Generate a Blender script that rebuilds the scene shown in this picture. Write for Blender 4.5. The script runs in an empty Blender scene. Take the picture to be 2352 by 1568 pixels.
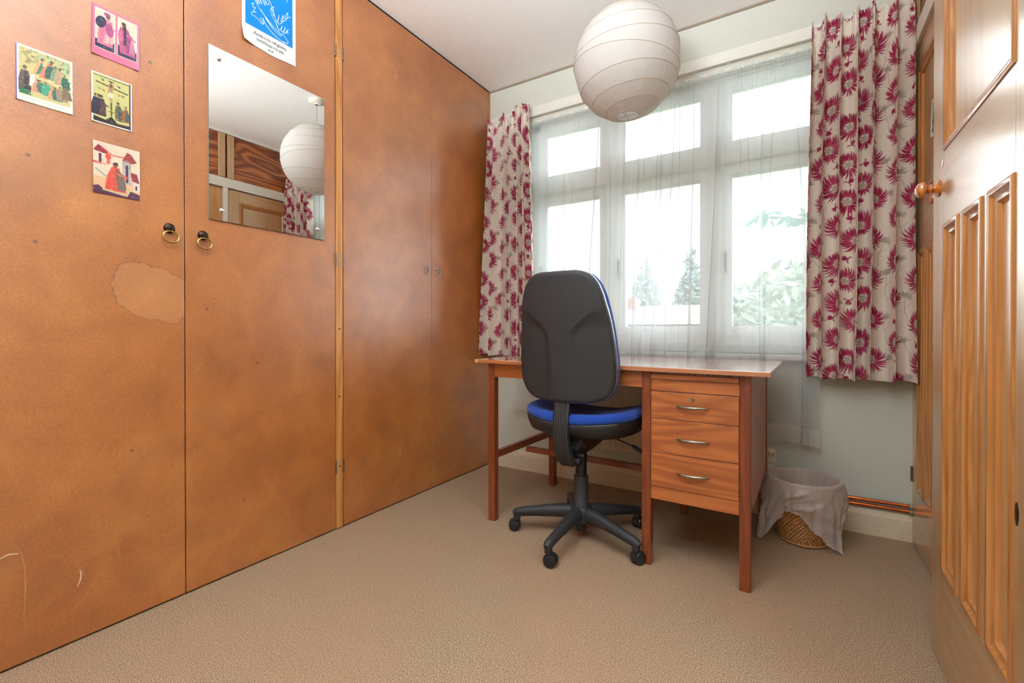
import bpy, bmesh, math, random
import numpy as np
from mathutils import Vector, Matrix
R = math.radians
PI = math.pi
S = bpy.context.scene
COL = S.collection
random.seed(7)

# ------------------------------------------------------------------ camera, world, lights, exposure
cam_d = bpy.data.cameras.new('camera'); cam = bpy.data.objects.new('camera', cam_d); COL.objects.link(cam)
cam.location = (0, 0, 0.88); cam.rotation_euler = (R(90 - 0.3), 0, R(31.94))
cam_d.sensor_width = 36; cam_d.lens = 1062 / 2352 * 36
cam_d.shift_y = -(784 - 762.56) / 2352
cam_d.clip_start = 0.02; cam_d.clip_end = 300
S.camera = cam

W = bpy.data.worlds.new('overcast_sky'); S.world = W; W.use_nodes = True
wn = W.node_tree.nodes; wl = W.node_tree.links
bg = wn['Background']; bg.inputs[1].default_value = 1.7
tc = wn.new('ShaderNodeTexCoord'); sep = wn.new('ShaderNodeSeparateXYZ'); wr = wn.new('ShaderNodeValToRGB')
wl.new(tc.outputs['Generated'], sep.inputs[0]); wl.new(sep.outputs[2], wr.inputs[0]); wl.new(wr.outputs[0], bg.inputs[0])
wr.color_ramp.elements[0].position = 0.0; wr.color_ramp.elements[0].color = (.62, .66, .70, 1)
wr.color_ramp.elements[1].position = 0.35; wr.color_ramp.elements[1].color = (.97, .985, 1, 1)

def area(name, loc, rot, sx, sy, power, color=(1, 1, 1), portal=False):
    l = bpy.data.lights.new(name, 'AREA'); l.shape = 'RECTANGLE'; l.size = sx; l.size_y = sy
    l.energy = power; l.color = color
    o = bpy.data.objects.new(name, l); COL.objects.link(o); o.location = loc; o.rotation_euler = rot
    if portal: l.cycles.is_portal = True
    return o
area('window_portal', (-0.63, 2.80, 1.47), (R(-90), 0, 0), 1.75, 1.5, 1, portal=True)
# soft bright patch of the overcast sky in front of the window
sd = bpy.data.lights.new('hazy_sun', 'SUN'); sd.energy = 13.5; sd.angle = R(105); sd.color = (.93, .98, 1)
so = bpy.data.objects.new('hazy_sun', sd); COL.objects.link(so); so.rotation_euler = Vector((-.38, -1, -.34)).to_track_quat('-Z', 'Y').to_euler()
# added fill lights, no real fittings: one past the doorway, one behind the camera
area('landing_fill', (1.0, 0.3, 2.40), (0, 0, 0), 0.6, 0.6, 20, (.92, .97, 1))
area('rear_fill', (-0.55, -0.62, 2.42), (R(25), 0, 0), 1.5, 0.5, 14, (.88, .96, 1))
# added fill light aimed up behind the camera to brighten the ceiling
up = area('ceiling_fill', (-0.45, -0.50, 1.55), (R(180 - 38), 0, R(8)), 0.7, 0.4, 46, (.92, .97, 1)); up.data.spread = R(95)

S.view_settings.view_transform = 'Standard'; S.view_settings.look = 'None'
S.view_settings.exposure = 0.58; S.view_settings.gamma = 1; S.view_settings.use_curve_mapping = False
S.cycles.max_bounces = 12; S.cycles.diffuse_bounces = 7; S.cycles.transparent_max_bounces = 24
S.cycles.transmission_bounces = 8; S.cycles.caustics_reflective = False; S.cycles.caustics_refractive = False
S.cycles.use_denoising = True; S.cycles.sample_clamp_indirect = 6

# ------------------------------------------------------------------ colour and material helpers
def lin(r, g, b, a=1.0):
    f = lambda c: (c / 255 / 12.92) if c / 255 <= .04045 else ((c / 255 + .055) / 1.055) ** 2.4
    return (f(r), f(g), f(b), a)

MATS = {}
class NT:
    def __init__(s, name):
        m = bpy.data.materials.new(name); m.use_nodes = True; s.m = m; s.n = m.node_tree.nodes; s.l = m.node_tree.links
        s.b = s.n['Principled BSDF']; s.out = s.n['Material Output']; MATS[name] = m
    def add(s, t, **k):
        x = s.n.new(t)
        for a, v in k.items(): setattr(x, a, v)
        return x
    def link(s, a, b): s.l.new(a, b)
    def coords(s, scale=(1, 1, 1), kind='Object', rot=(0, 0, 0)):
        t = s.add('ShaderNodeTexCoord'); mp = s.add('ShaderNodeMapping'); s.link(t.outputs[kind], mp.inputs[0])
        mp.inputs['Scale'].default_value = scale; mp.inputs['Rotation'].default_value = rot; return mp.outputs[0]
    def noise(s, vec, scale, detail=4, rough=.55, dist=0):
        x = s.add('ShaderNodeTexNoise'); s.link(vec, x.inputs['Vector']); x.inputs['Scale'].default_value = scale
        x.inputs['Detail'].default_value = detail; x.inputs['Roughness'].default_value = rough; x.inputs['Distortion'].default_value = dist
        return x.outputs[0]
    def ramp(s, fac, stops, interp='LINEAR'):
        r = s.add('ShaderNodeValToRGB'); s.link(fac, r.inputs[0]); e = r.color_ramp; e.interpolation = interp
        while len(e.elements) < len(stops): e.elements.new(.5)
        for i, (p, c) in enumerate(stops): e.elements[i].position = p; e.elements[i].color = c if len(c) == 4 else (*c, 1)
        return r.outputs[0]
    def math(s, op, a, b=None, c=None):
        x = s.add('ShaderNodeMath', operation=op)
        for i, v in enumerate((a, b, c)):
            if v is None: continue
            if isinstance(v, (int, float)): x.inputs[i].default_value = v
            else: s.link(v, x.inputs[i])
        return x.outputs[0]
    def mix(s, fac, a, b, mode='MIX'):
        x = s.add('ShaderNodeMix', data_type='RGBA', blend_type=mode)
        for i, v in ((0, fac), (6, a), (7, b)):
            if isinstance(v, (int, float)): x.inputs[i].default_value = v
            elif isinstance(v, tuple): x.inputs[i].default_value = v
            else: s.link(v, x.inputs[i])
        return x.outputs[2]
    def base(s, c):
        if isinstance(c, tuple): s.b.inputs['Base Color'].default_value = c
        else: s.link(c, s.b.inputs['Base Color'])
    def set(s, **k):
        for a, v in k.items(): s.b.inputs[a.replace('_', ' ')].default_value = v
    def bump(s, h, strength=.3, dist=.002):
        x = s.add('ShaderNodeBump'); s.link(h, x.inputs['Height']); x.inputs['Strength'].default_value = strength
        x.inputs['Distance'].default_value = dist; s.link(x.outputs[0], s.b.inputs['Normal'])

def plain(name, c, rough=.5, metal=0, bump=0, bscale=200, var=.12, **k):
    t = NT(name); v = t.coords(); n = t.noise(v, bscale if bump else 30)
    d = tuple(x * (1 - var) for x in c[:3]) + (1,); u = tuple(min(1, x * (1 + var)) for x in c[:3]) + (1,)
    t.base(t.ramp(n, [(.3, d), (.7, u)])); t.set(Roughness=rough, Metallic=metal, **k)
    if bump: t.bump(n, bump)
    return t.m

def wood(name, dark, light, axis, freq=14, stretch=12, rough=.4, coat=0, coat_rough=.2, contrast=1.0, fine=.25, knots=False, spec=.5):
    """grain running along axis (0,1,2): contour bands of a stretched noise plus fine fibre streaks"""
    t = NT(name); sc = [1.0, 1.0, 1.0]; sc[axis] = 1.0 / stretch
    v = t.coords(tuple(sc)); n = t.noise(v, freq * .35, 2, .5, .3)
    bands = t.math('SINE', t.math('MULTIPLY', n, 60)); bands = t.math('MULTIPLY_ADD', bands, .5, .5)
    sc2 = [160.0] * 3; sc2[axis] = 5.0
    f = t.noise(t.coords(tuple(sc2)), 1, 3, .6)
    big = t.noise(v, freq * .12, 3)
    m = t.math('ADD', t.math('MULTIPLY', bands, .45 * contrast), t.math('ADD', t.math('MULTIPLY', f, fine * 2), t.math('MULTIPLY', big, .35)))
    m = t.math('MULTIPLY', m, .85)
    col = t.ramp(m, [(.15, dark), (.85, light)])
    if knots:
        vo = t.add('ShaderNodeTexVoronoi'); t.link(t.coords((3.1, 3.1, 3.1 / 2.0)), vo.inputs['Vector'])
        k = t.ramp(vo.outputs['Distance'], [(.035, (1, 1, 1, 1)), (.07, (0, 0, 0, 1))])
        col = t.mix(k, col, tuple(x * .35 for x in dark[:3]) + (1,))
    t.base(col); t.set(Roughness=rough, Coat_Weight=coat, Coat_Roughness=coat_rough, Specular_IOR_Level=spec, Coat_IOR=2.0 if coat >= .8 else 1.5)
    t.bump(m, .12, .0006)
    return t.m

# plaster, carpet, paint
plain('wall_paint', lin(205, 209, 200), .85, bump=.12, bscale=160, var=.03)
plain('ceiling_paint', lin(240, 241, 241), .9, bump=.35, bscale=90, var=.02)
plain('white_gloss', lin(226, 226, 218), .35, var=.03)
plain('cream_gloss', lin(222, 208, 184), .45, var=.05)
plain('frame_paint', lin(232, 236, 232), .4, var=.02)
t = NT('carpet_pile'); v = t.coords()
n1 = t.noise(v, 330, 3, .7); n2 = t.noise(v, 2.2, 3); n3 = t.noise(v, 120, 2)
c = t.ramp(n1, [(.36, lin(92, 74, 58)), (.50, lin(158, 134, 108)), (.64, lin(206, 186, 160))])
c = t.mix(t.math('MULTIPLY', n3, .25), c, lin(128, 104, 82))
c = t.mix(t.ramp(n2, [(.42, (0, 0, 0, 1)), (.62, (.28, .28, .28, 1))]), c, lin(168, 128, 104))
t.base(c); t.set(Roughness=1.0, Specular_IOR_Level=.1); t.bump(t.math('ADD', n1, n3), .5, .0035)

# varnished hardboard of the wardrobe doors
def hardboard(name, stain=None):
    t = NT(name); v = t.coords()
    fib = t.noise(t.coords((1, 260, 420)), 1, 3, .7); fib2 = t.noise(t.coords((1, 120, 120)), 1, 4, .7)
    mot = t.noise(v, 7, 5, .62, .5); big = t.noise(v, 1.7, 3, .6)
    m = t.math('ADD', t.math('MULTIPLY', fib, .34), t.math('ADD', t.math('MULTIPLY', fib2, .26), t.math('ADD', t.math('MULTIPLY', mot, .30), t.math('MULTIPLY', big, .22))))
    col = t.ramp(m, [(.36, lin(112, 62, 22)), (.54, lin(166, 94, 34)), (.74, lin(204, 134, 64))])
    sm = t.noise(v, 3.1, 4, .55, .8)
    col = t.mix(t.ramp(sm, [(.56, (0, 0, 0, 1)), (.72, (.5, .5, .5, 1))]), col, lin(140, 84, 44))
    vo = t.add('ShaderNodeTexVoronoi'); t.link(t.coords((1, 9, 9)), vo.inputs['Vector']); vo.inputs['Scale'].default_value = 1
    spot = t.ramp(vo.outputs['Distance'], [(.035, (1, 1, 1, 1)), (.06, (0, 0, 0, 1))])
    hs = t.add('ShaderNodeSeparateColor'); t.link(vo.outputs['Color'], hs.inputs[0])
    on = t.math('GREATER_THAN', hs.outputs[0], .80)
    col = t.mix(t.math('MULTIPLY', t.math('MULTIPLY', spot, on), .75), col, lin(72, 46, 30))
    lt = t.ramp(t.noise(v, 5.5, 6, .7, 1.2), [(.66, (0, 0, 0, 1)), (.74, (.35, .35, .35, 1))])
    col = t.mix(lt, col, lin(222, 176, 130))
    if stain:
        cy_, cz_, ry, rz = stain
        geo = t.add('ShaderNodeNewGeometry'); sp = t.add('ShaderNodeSeparateXYZ'); t.link(geo.outputs['Position'], sp.inputs[0])
        dy = t.math('DIVIDE', t.math('SUBTRACT', sp.outputs[1], cy_), ry); dz = t.math('DIVIDE', t.math('SUBTRACT', sp.outputs[2], cz_), rz)
        dz = t.math('ADD', dz, t.math('MULTIPLY', dy, .25))
        d = t.math('ADD', t.math('POWER', t.math('ABSOLUTE', dy), 2.6), t.math('POWER', t.math('ABSOLUTE', dz), 2.6))
        nz = t.noise(v, 24, 5, .65)
        d = t.math('ADD', d, t.math('MULTIPLY', t.math('SUBTRACT', nz, .5), 1.3))
        inside = t.ramp(d, [(.93, (.17, .17, .17, 1)), (1.0, (0, 0, 0, 1))])
        edge = t.ramp(d, [(.90, (0, 0, 0, 1)), (.97, (.75, .75, .75, 1)), (1.0, (.75, .75, .75, 1)), (1.06, (0, 0, 0, 1))])
        col = t.mix(inside, col, lin(232, 176, 122)); col = t.mix(edge, col, lin(104, 54, 22))
    t.base(col); t.set(Roughness=.45, Specular_IOR_Level=.5, Coat_Weight=1.0, Coat_Roughness=.38, Coat_IOR=1.85); t.bump(fib2, .10, .0006)
    return t.m
hardboard('hardboard'); hardboard('hardboard_stained', (0.640, 0.995, 0.105, 0.088))
wood('oak_strip', lin(168, 104, 48), lin(214, 152, 86), 2, 18, 14, .4, .2)

# pine of the doors, teak of the desk, dark ply of the overhead cupboards
PD, PL = lin(172, 132, 84), lin(204, 168, 120)
for nm, ax in (('pine_vertical', 2), ('pine_level', 1)):
    wood(nm, PD, PL, ax, 16, 10, .40, .9, .22, .55, .2, knots=False)
wood('pine_panel', lin(176, 138, 90), lin(206, 172, 126), 2, 12, 10, .40, .9, .24, .5, .18)
wood('pine_moulding', lin(150, 94, 44), lin(196, 140, 80), 2, 40, 16, .34, .5, .12, .8, .3)
wood('plywood_dark', lin(104, 44, 18), lin(186, 112, 58), 1, 13, 4, .35, .4, .2, 1.6, .12)
wood('plywood_tan', lin(196, 142, 84), lin(222, 174, 116), 2, 10, 8, .45, .2, .2, .6, .15)
wood('turned_pine', lin(150, 80, 24), lin(214, 136, 62), 0, 60, 6, .22, .8, .08, 1.0, .2)
TD, TL = lin(134, 68, 32), lin(184, 108, 56)
wood('teak_level', TD, TL, 0, 22, 10, .36, .3, .2, 1.0, .3)
wood('teak_leg', lin(96, 40, 20), lin(142, 70, 36), 2, 36, 14, .35, .3, .2, .7, .3)
wood('teak_top', lin(160, 90, 50), lin(190, 120, 76), 0, 22, 14, .20, 1.0, .07, .5, .25)
wood('teak_side', lin(118, 66, 50), lin(190, 140, 118), 2, 60, 8, .4, .3, .2, 1.5, .3)
wood('teak_rail', lin(108, 44, 26), lin(148, 74, 46), 1, 30, 12, .34, .35, .18, .6, .3)

plain('black_plastic', lin(42, 43, 47), .48, bump=.4, bscale=900, var=.15)
plain('black_smooth', lin(30, 31, 34), .35, var=.1)
plain('black_rib', lin(38, 38, 41), .42, var=.1)
plain('edge_sheen_grey', lin(96, 102, 110), .22, var=.05, Coat_Weight=1.0, Coat_Roughness=.15)  # grey paints in the window reflection on the black plastic edge
plain('blue_fabric', lin(8, 62, 158), .95, bump=.6, bscale=700, var=.3, Sheen_Weight=.12)
plain('steel', lin(190, 186, 178), .3, 1.0, var=.08)
plain('aged_steel', lin(160, 154, 140), .34, 1.0, bump=.1, bscale=120, var=.2)
plain('brass', lin(178, 150, 92), .3, 1.0, bump=.1, bscale=100, var=.3)
plain('dark_bronze', lin(58, 44, 34), .35, .9, var=.3)
plain('copper', lin(206, 112, 66), .28, 1.0, bump=.05, bscale=60, var=.18)
plain('chrome', lin(225, 225, 228), .12, 1.0, var=.02)
plain('hinge_iron', lin(120, 112, 100), .45, .8, var=.25)
plain('dark_gap', lin(40, 22, 10), .9, var=.1)
plain('radiator_enamel', lin(214, 206, 190), .4, var=.03)
plain('white_plastic', lin(226, 222, 208), .4, var=.03)
plain('dark_mark', lin(40, 38, 36), .6, var=.05)
plain('scratch', lin(190, 130, 80), .6, var=.1)
plain('scratch_deep', lin(236, 208, 184), .6, var=.05)
plain('rib_wire', lin(186, 170, 152), .7, var=.05)
plain('grey_flex', lin(170, 168, 160), .5, var=.05)
plain('shadow_line_and_collar', lin(150, 136, 116), .8, var=.1)
t = NT('mirror_silver'); t.set(Metallic=1.0, Roughness=.0); t.base((.90, .91, .885, 1))
plain('glass_edge', lin(120, 140, 130), .2, var=.05)

t = NT('wicker'); v = t.coords(); n = t.noise(v, 150, 3); n2 = t.noise(v, 14, 3)
t.base(t.mix(t.math('MULTIPLY', n2, .5), t.ramp(n, [(.3, lin(140, 88, 42)), (.7, lin(206, 156, 94))]), lin(150, 100, 50))); t.set(Roughness=.55)

def thin(name, color, transl=.5, transp=.3, rough=.9, bump=0, bscale=60, gloss=0.0):
    """thin cloth / paper / film: diffuse + translucent, part of the light going straight through"""
    t = NT(name); t.n.remove(t.b)
    d = t.add('ShaderNodeBsdfDiffuse'); tr = t.add('ShaderNodeBsdfTranslucent'); tp = t.add('ShaderNodeBsdfTransparent')
    m1 = t.add('ShaderNodeMixShader'); m2 = t.add('ShaderNodeMixShader')
    d.inputs[0].default_value = color; tr.inputs[0].default_value = color
    m1.inputs[0].default_value = transl; m2.inputs[0].default_value = transp
    t.link(d.outputs[0], m1.inputs[1]); t.link(tr.outputs[0], m1.inputs[2])
    last = m1.outputs[0]
    if gloss:
        g = t.add('ShaderNodeBsdfGlossy'); g.inputs['Roughness'].default_value = .3; m3 = t.add('ShaderNodeMixShader'); m3.inputs[0].default_value = gloss
        t.link(last, m3.inputs[1]); t.link(g.outputs[0], m3.inputs[2]); last = m3.outputs[0]
    if bump:
        n = t.noise(t.coords(), bscale, 4, .6, 1.0); b = t.add('ShaderNodeBump'); b.inputs['Strength'].default_value = bump; b.inputs['Distance'].default_value = .004
        t.link(n, b.inputs['Height']); t.link(b.outputs[0], d.inputs['Normal'])
        if gloss: t.link(b.outputs[0], g.inputs['Normal'])
    t.link(last, m2.inputs[1]); t.link(tp.outputs[0], m2.inputs[2])
    t.link(m2.outputs[0], t.out.inputs[0]); return t.m
thin('sheer_voile', (.70, .75, .77, 1), .45, .54)
thin('sheer_hem', (.84, .86, .86, 1), .5, .30)
thin('lantern_paper', (.72, .71, .69, 1), .34, .0, bump=.7, bscale=34)
thin('bin_liner_film', (.92, .94, .98, 1), .45, .30, gloss=.06, bump=.3, bscale=50)
t = NT('window_glass'); t.n.remove(t.b); tp = t.add('ShaderNodeBsdfTransparent'); g = t.add('ShaderNodeBsdfGlossy'); g.inputs['Roughness'].default_value = .02
fr = t.add('ShaderNodeFresnel'); fr.inputs[0].default_value = 1.3; mx = t.add('ShaderNodeMixShader'); tp.inputs[0].default_value = (.97, .985, .975, 1)
t.link(fr.outputs[0], mx.inputs[0]); t.link(tp.outputs[0], mx.inputs[1]); t.link(g.outputs[0], mx.inputs[2]); t.link(mx.outputs[0], t.out.inputs[0])

def printed(name, rough=.85, translucent=0.0, weave=0, coat=0):
    t = NT(name); a = t.add('ShaderNodeAttribute', attribute_name='print'); t.base(a.outputs['Color'])
    t.set(Roughness=rough, Coat_Weight=coat, Specular_IOR_Level=.3)
    if weave: t.bump(t.noise(t.coords((1, 1, .3)), weave, 2), .25, .001)
    if translucent:
        tr = t.add('ShaderNodeBsdfTranslucent'); m = t.add('ShaderNodeMixShader'); m.inputs[0].default_value = translucent
        t.link(a.outputs['Color'], tr.inputs[0]); t.link(t.b.outputs[0], m.inputs[1]); t.link(tr.outputs[0], m.inputs[2]); t.link(m.outputs[0], t.out.inputs[0])
    return t.m
printed('printed_cotton', .95, .12, 500); printed('printed_card', .45, 0, 0, .2); printed('printed_paper', .6)
plain('ink_grey', lin(92, 92, 98), .8, var=.02); plain('ink_white', lin(238, 236, 214), .7, var=.02)

# outside
plain('lawn', lin(110, 130, 80), .95, var=.3); plain('brick', lin(190, 140, 118), .9, var=.15); plain('roof_tile', lin(150, 140, 138), .9, var=.2)
plain('render_white', lin(225, 222, 215), .9, var=.04); plain('bark', lin(110, 92, 72), .9, var=.2); plain('house_glass', lin(90, 100, 110), .2, var=.05)
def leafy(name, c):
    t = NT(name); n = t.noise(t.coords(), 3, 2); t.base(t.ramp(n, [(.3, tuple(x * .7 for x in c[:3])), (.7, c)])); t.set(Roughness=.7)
leafy('conifer_hazed', lin(130, 152, 144)); leafy('shrub_hazed', lin(182, 198, 176)); leafy('leaf_teal', lin(90, 146, 130)); leafy('far_hazed', lin(176, 192, 192))  # conifer, shrub and far tones lightened to paint in haze

# ------------------------------------------------------------------ object helpers
ROOT = {}
def empty(name, loc, rz=0, label=None, cat=None, group=None, kind=None):
    o = bpy.data.objects.new(name, None); COL.objects.link(o); o.location = loc; o.rotation_euler = (0, 0, rz)
    o.empty_display_size = .05
    ROOT[o] = Matrix.Translation(Vector(loc)) @ Matrix.Rotation(rz, 4, 'Z')
    tag(o, label, cat, group, kind); return o
def tag(o, label=None, cat=None, group=None, kind=None):
    if label: o['label'] = label
    if cat: o['category'] = cat
    if group: o['group'] = group
    if kind: o['kind'] = kind
    return o
def root_of(p):
    while p is not None and p.parent is not None: p = p.parent
    return p
def obj(name, bm, m, parent=None, world=False, smooth=None, bevel=0, mats=None):
    """one mesh object; world=True when the geometry was written in world coordinates"""
    if isinstance(bm, bpy.types.Mesh): me = bm
    else:
        bmesh.ops.recalc_face_normals(bm, faces=bm.faces) if not getattr(bm, '_open', False) else None
        me = bpy.data.meshes.new(name); bm.to_mesh(me); bm.free()
    me.name = name
    o = bpy.data.objects.new(name, me); COL.objects.link(o)
    for x in (mats or [m]): me.materials.append(MATS[x])
    if smooth is not None:
        me.shade_smooth() if smooth >= 180 else None
        if smooth < 180: me.set_sharp_from_angle(angle=R(smooth)); me.polygons.foreach_set('use_smooth', [True] * len(me.polygons)); me.set_sharp_from_angle(angle=R(smooth))
    if parent is not None:
        o.parent = parent
        if world: me.transform(ROOT[root_of(parent)].inverted())
    elif world:
        pass
    if bevel:
        b = o.modifiers.new('bevel', 'BEVEL'); b.width = bevel; b.segments = 2; b.limit_method = 'ANGLE'; b.angle_limit = R(40); b.harden_normals = False
    return o
def nb(): return bmesh.new()
def box(bm, x0, x1, y0, y1, z0, z1, M=None):
    vs = [Vector((x, y, z)) for z in (z0, z1) for y in (y0, y1) for x in (x0, x1)]
    if M is not None: vs = [M @ v for v in vs]
    v = [bm.verts.new(c) for c in vs]
    for f in ((0, 2, 3, 1), (4, 5, 7, 6), (0, 1, 5, 4), (2, 6, 7, 3), (0, 4, 6, 2), (1, 3, 7, 5)): bm.faces.new([v[i] for i in f])
    return bm
def bx(*a): return box(nb(), *a)
def frame_of(d):
    d = Vector(d).normalized(); u = Vector((0, 0, 1)) if abs(d.z) < .9 else Vector((1, 0, 0))
    x = u.cross(d).normalized(); return x, d.cross(x).normalized(), d
def tube(bm, pts, r, n=12, cap=True, closed=False):
    pts = [Vector(p) for p in pts]; N = len(pts); rr = r if isinstance(r, (list, tuple)) else [r] * N
    rings = []; px = None
    for i, p in enumerate(pts):
        if closed: d = pts[(i + 1) % N] - pts[i - 1]
        else: d = pts[min(i + 1, N - 1)] - pts[max(i - 1, 0)]
        x, y, d = frame_of(d)
        if px is not None:
            x = (px - d * px.dot(d)).normalized(); y = d.cross(x)
        px = x
        rings.append([bm.verts.new(p + (x * math.cos(2 * PI * k / n) + y * math.sin(2 * PI * k / n)) * rr[i]) for k in range(n)])
    for i in range(N if closed else N - 1):
        a, b = rings[i], rings[(i + 1) % N]
        for k in range(n): bm.faces.new((a[k], a[(k + 1) % n], b[(k + 1) % n], b[k]))
    if cap and not closed:
        bm.faces.new(rings[0][::-1]); bm.faces.new(rings[-1])
    return bm
def lathe(bm, prof, n=32, M=None, cap0=True, cap1=True):
    """prof: (r, z) pairs about Z"""
    M = M or Matrix(); rings = []
    for r, z in prof:
        rings.append([bm.verts.new(M @ Vector((max(r, 1e-5) * math.cos(2 * PI * k / n), max(r, 1e-5) * math.sin(2 * PI * k / n), z))) for k in range(n)])
    for a, b in zip(rings, rings[1:]):
        for k in range(n): bm.faces.new((a[k], a[(k + 1) % n], b[(k + 1) % n], b[k]))
    if cap0: bm.faces.new(rings[0][::-1])
    if cap1: bm.faces.new(rings[-1])
    return bm
def sweep(bm, pts, w, h, up=(0, 0, 1), ch=.22):
    """rounded-rectangular bar along pts; w across, h along up"""
    pts = [Vector(p) for p in pts]; rings = []; N = len(pts); up0 = Vector(up)
    for i, p in enumerate(pts):
        d = (pts[min(i + 1, N - 1)] - pts[max(i - 1, 0)]).normalized(); x = d.cross(up0).normalized(); u = x.cross(d).normalized()
        a, b = w[i] / 2, h[i] / 2; c = min(a, b) * 2 * ch
        o = [(-a + c, -b), (a - c, -b), (a, -b + c), (a, b - c), (a - c, b), (-a + c, b), (-a, b - c), (-a, -b + c)]
        rings.append([bm.verts.new(p + x * s + u * q) for s, q in o])
    for a, b in zip(rings, rings[1:]):
        for k in range(8): bm.faces.new((a[k], a[(k + 1) % 8], b[(k + 1) % 8], b[k]))
    bm.faces.new(rings[0][::-1]); bm.faces.new(rings[-1]); return bm
def rings_solid(bm, rings, cap=True):
    rs = [[bm.verts.new(v) for v in r] for r in rings]; n = len(rs[0])
    for a, b in zip(rs, rs[1:]):
        for k in range(n): bm.faces.new((a[k], a[(k + 1) % n], b[(k + 1) % n], b[k]))
    if cap: bm.faces.new(rs[0][::-1]); bm.faces.new(rs[-1])
    return bm
def grid_mesh(name, P, colors=None):
    """P: (rows, cols, 3) positions; colours per vertex as a surface print"""
    ny, nx = P.shape[:2]; me = bpy.data.meshes.new(name)
    idx = np.arange(ny * nx).reshape(ny, nx)
    q = np.stack([idx[:-1, :-1], idx[:-1, 1:], idx[1:, 1:], idx[1:, :-1]], -1).reshape(-1, 4)
    me.vertices.add(ny * nx); me.vertices.foreach_set('co', P.reshape(-1).astype(np.float32))
    me.loops.add(q.size); me.loops.foreach_set('vertex_index', q.reshape(-1).astype(np.int32))
    me.polygons.add(len(q)); me.polygons.foreach_set('loop_start', (np.arange(len(q)) * 4).astype(np.int32))
    me.polygons.foreach_set('use_smooth', np.ones(len(q), dtype=bool))
    me.update(calc_edges=True)
    if colors is not None:
        a = me.color_attributes.new('print', 'FLOAT_COLOR', 'POINT')
        c = np.concatenate([colors.reshape(-1, 3), np.ones((ny * nx, 1))], 1).astype(np.float32)
        a.data.foreach_set('color', c.reshape(-1))
    return me
def add_solid(o, th, off=0.0):
    s = o.modifiers.new('thickness', 'SOLIDIFY'); s.thickness = th; s.offset = off; return o

class Canvas:
    """a printed surface rasterised on the vertices of a grid, in metres"""
    def __init__(s, w, h, step, c):
        s.nx = int(round(w / step)) + 1; s.ny = int(round(h / step)) + 1; s.w = w; s.h = h
        s.xs = np.linspace(0, w, s.nx); s.ys = np.linspace(0, h, s.ny); s.a = np.tile(np.array(c[:3], float), (s.ny, s.nx, 1)); s.st = step
    def _win(s, x0, x1, y0, y1):
        i0 = max(0, int(x0 / s.w * (s.nx - 1)) - 1); i1 = min(s.nx, int(x1 / s.w * (s.nx - 1)) + 3)
        j0 = max(0, int(y0 / s.h * (s.ny - 1)) - 1); j1 = min(s.ny, int(y1 / s.h * (s.ny - 1)) + 3)
        if i0 >= i1 or j0 >= j1: return None
        X, Y = np.meshgrid(s.xs[i0:i1], s.ys[j0:j1]); return slice(j0, j1), slice(i0, i1), X, Y
    def _mix(s, jj, ii, m, c):
        m = m[..., None]; s.a[jj, ii] = s.a[jj, ii] * (1 - m) + np.array(c[:3]) * m
    def line(s, pts, w, c, al=1.0):
        ws = w if isinstance(w, (list, tuple, np.ndarray)) else [w] * len(pts); mw = max(ws)
        xs = [p[0] for p in pts]; ys = [p[1] for p in pts]; e = mw + s.st
        r = s._win(min(xs) - e, max(xs) + e, min(ys) - e, max(ys) + e)
        if r is None: return
        jj, ii, X, Y = r; D = np.full(X.shape, 9.0)
        for (p, q, w0, w1) in zip(pts, pts[1:], ws, ws[1:]):
            dx, dy = q[0] - p[0], q[1] - p[1]; L = dx * dx + dy * dy + 1e-12
            t_ = np.clip(((X - p[0]) * dx + (Y - p[1]) * dy) / L, 0, 1)
            d = np.hypot(X - p[0] - t_ * dx, Y - p[1] - t_ * dy) - (w0 + (w1 - w0) * t_) / 2
            D = np.minimum(D, d)
        s._mix(jj, ii, np.clip(.5 - D / s.st, 0, 1) * al, c)
    def ell(s, cx, cy, rx, ry, c, rot=0, al=1.0, ring=0):
        e = max(rx, ry) + s.st * 2; r = s._win(cx - e, cx + e, cy - e, cy + e)
        if r is None: return
        jj, ii, X, Y = r; X = X - cx; Y = Y - cy; ca, sa = math.cos(rot), math.sin(rot)
        u = (X * ca + Y * sa) / rx; v = (-X * sa + Y * ca) / ry; d = (np.hypot(u, v) - 1) * min(rx, ry)
        if ring: d = np.abs(d) - ring / 2
        s._mix(jj, ii, np.clip(.5 - d / s.st, 0, 1) * al, c)
    def poly(s, pts, c, al=1.0):
        xs = [p[0] for p in pts]; ys = [p[1] for p in pts]; r = s._win(min(xs), max(xs), min(ys), max(ys))
        if r is None: return
        jj, ii, X, Y = r; m = np.zeros(X.shape, bool)
        for (x0, y0), (x1, y1) in zip(pts, pts[1:] + pts[:1]):
            if y0 == y1: continue
            m ^= ((Y < y0) != (Y < y1)) & (X < (x1 - x0) * (Y - y0) / (y1 - y0) + x0)
        s._mix(jj, ii, m * al, c)
    def rect(s, x0, y0, x1, y1, c, al=1.0): s.poly([(x0, y0), (x1, y0), (x1, y1), (x0, y1)], c, al)

def worn(c, seed, x0, y0, x1, y1, n=240):
    r = random.Random(seed)
    for _ in range(n):
        x, y = r.uniform(x0, x1), r.uniform(y0, y1); L = r.uniform(.001, .005); a = r.uniform(0, PI)
        k = r.choice([(60, 50, 50), (90, 70, 50), (235, 225, 200), (200, 180, 140), (70, 90, 80)])
        c.line([(x, y), (min(x1, x + L * math.cos(a)), min(y1, y + L * math.sin(a)))], r.uniform(.0006, .0014), lin(*k), r.uniform(.15, .5))
    c.a *= 1 + np.random.RandomState(seed).normal(0, .05, c.a.shape[:2])[..., None]; np.clip(c.a, 0, 1, out=c.a)

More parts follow.
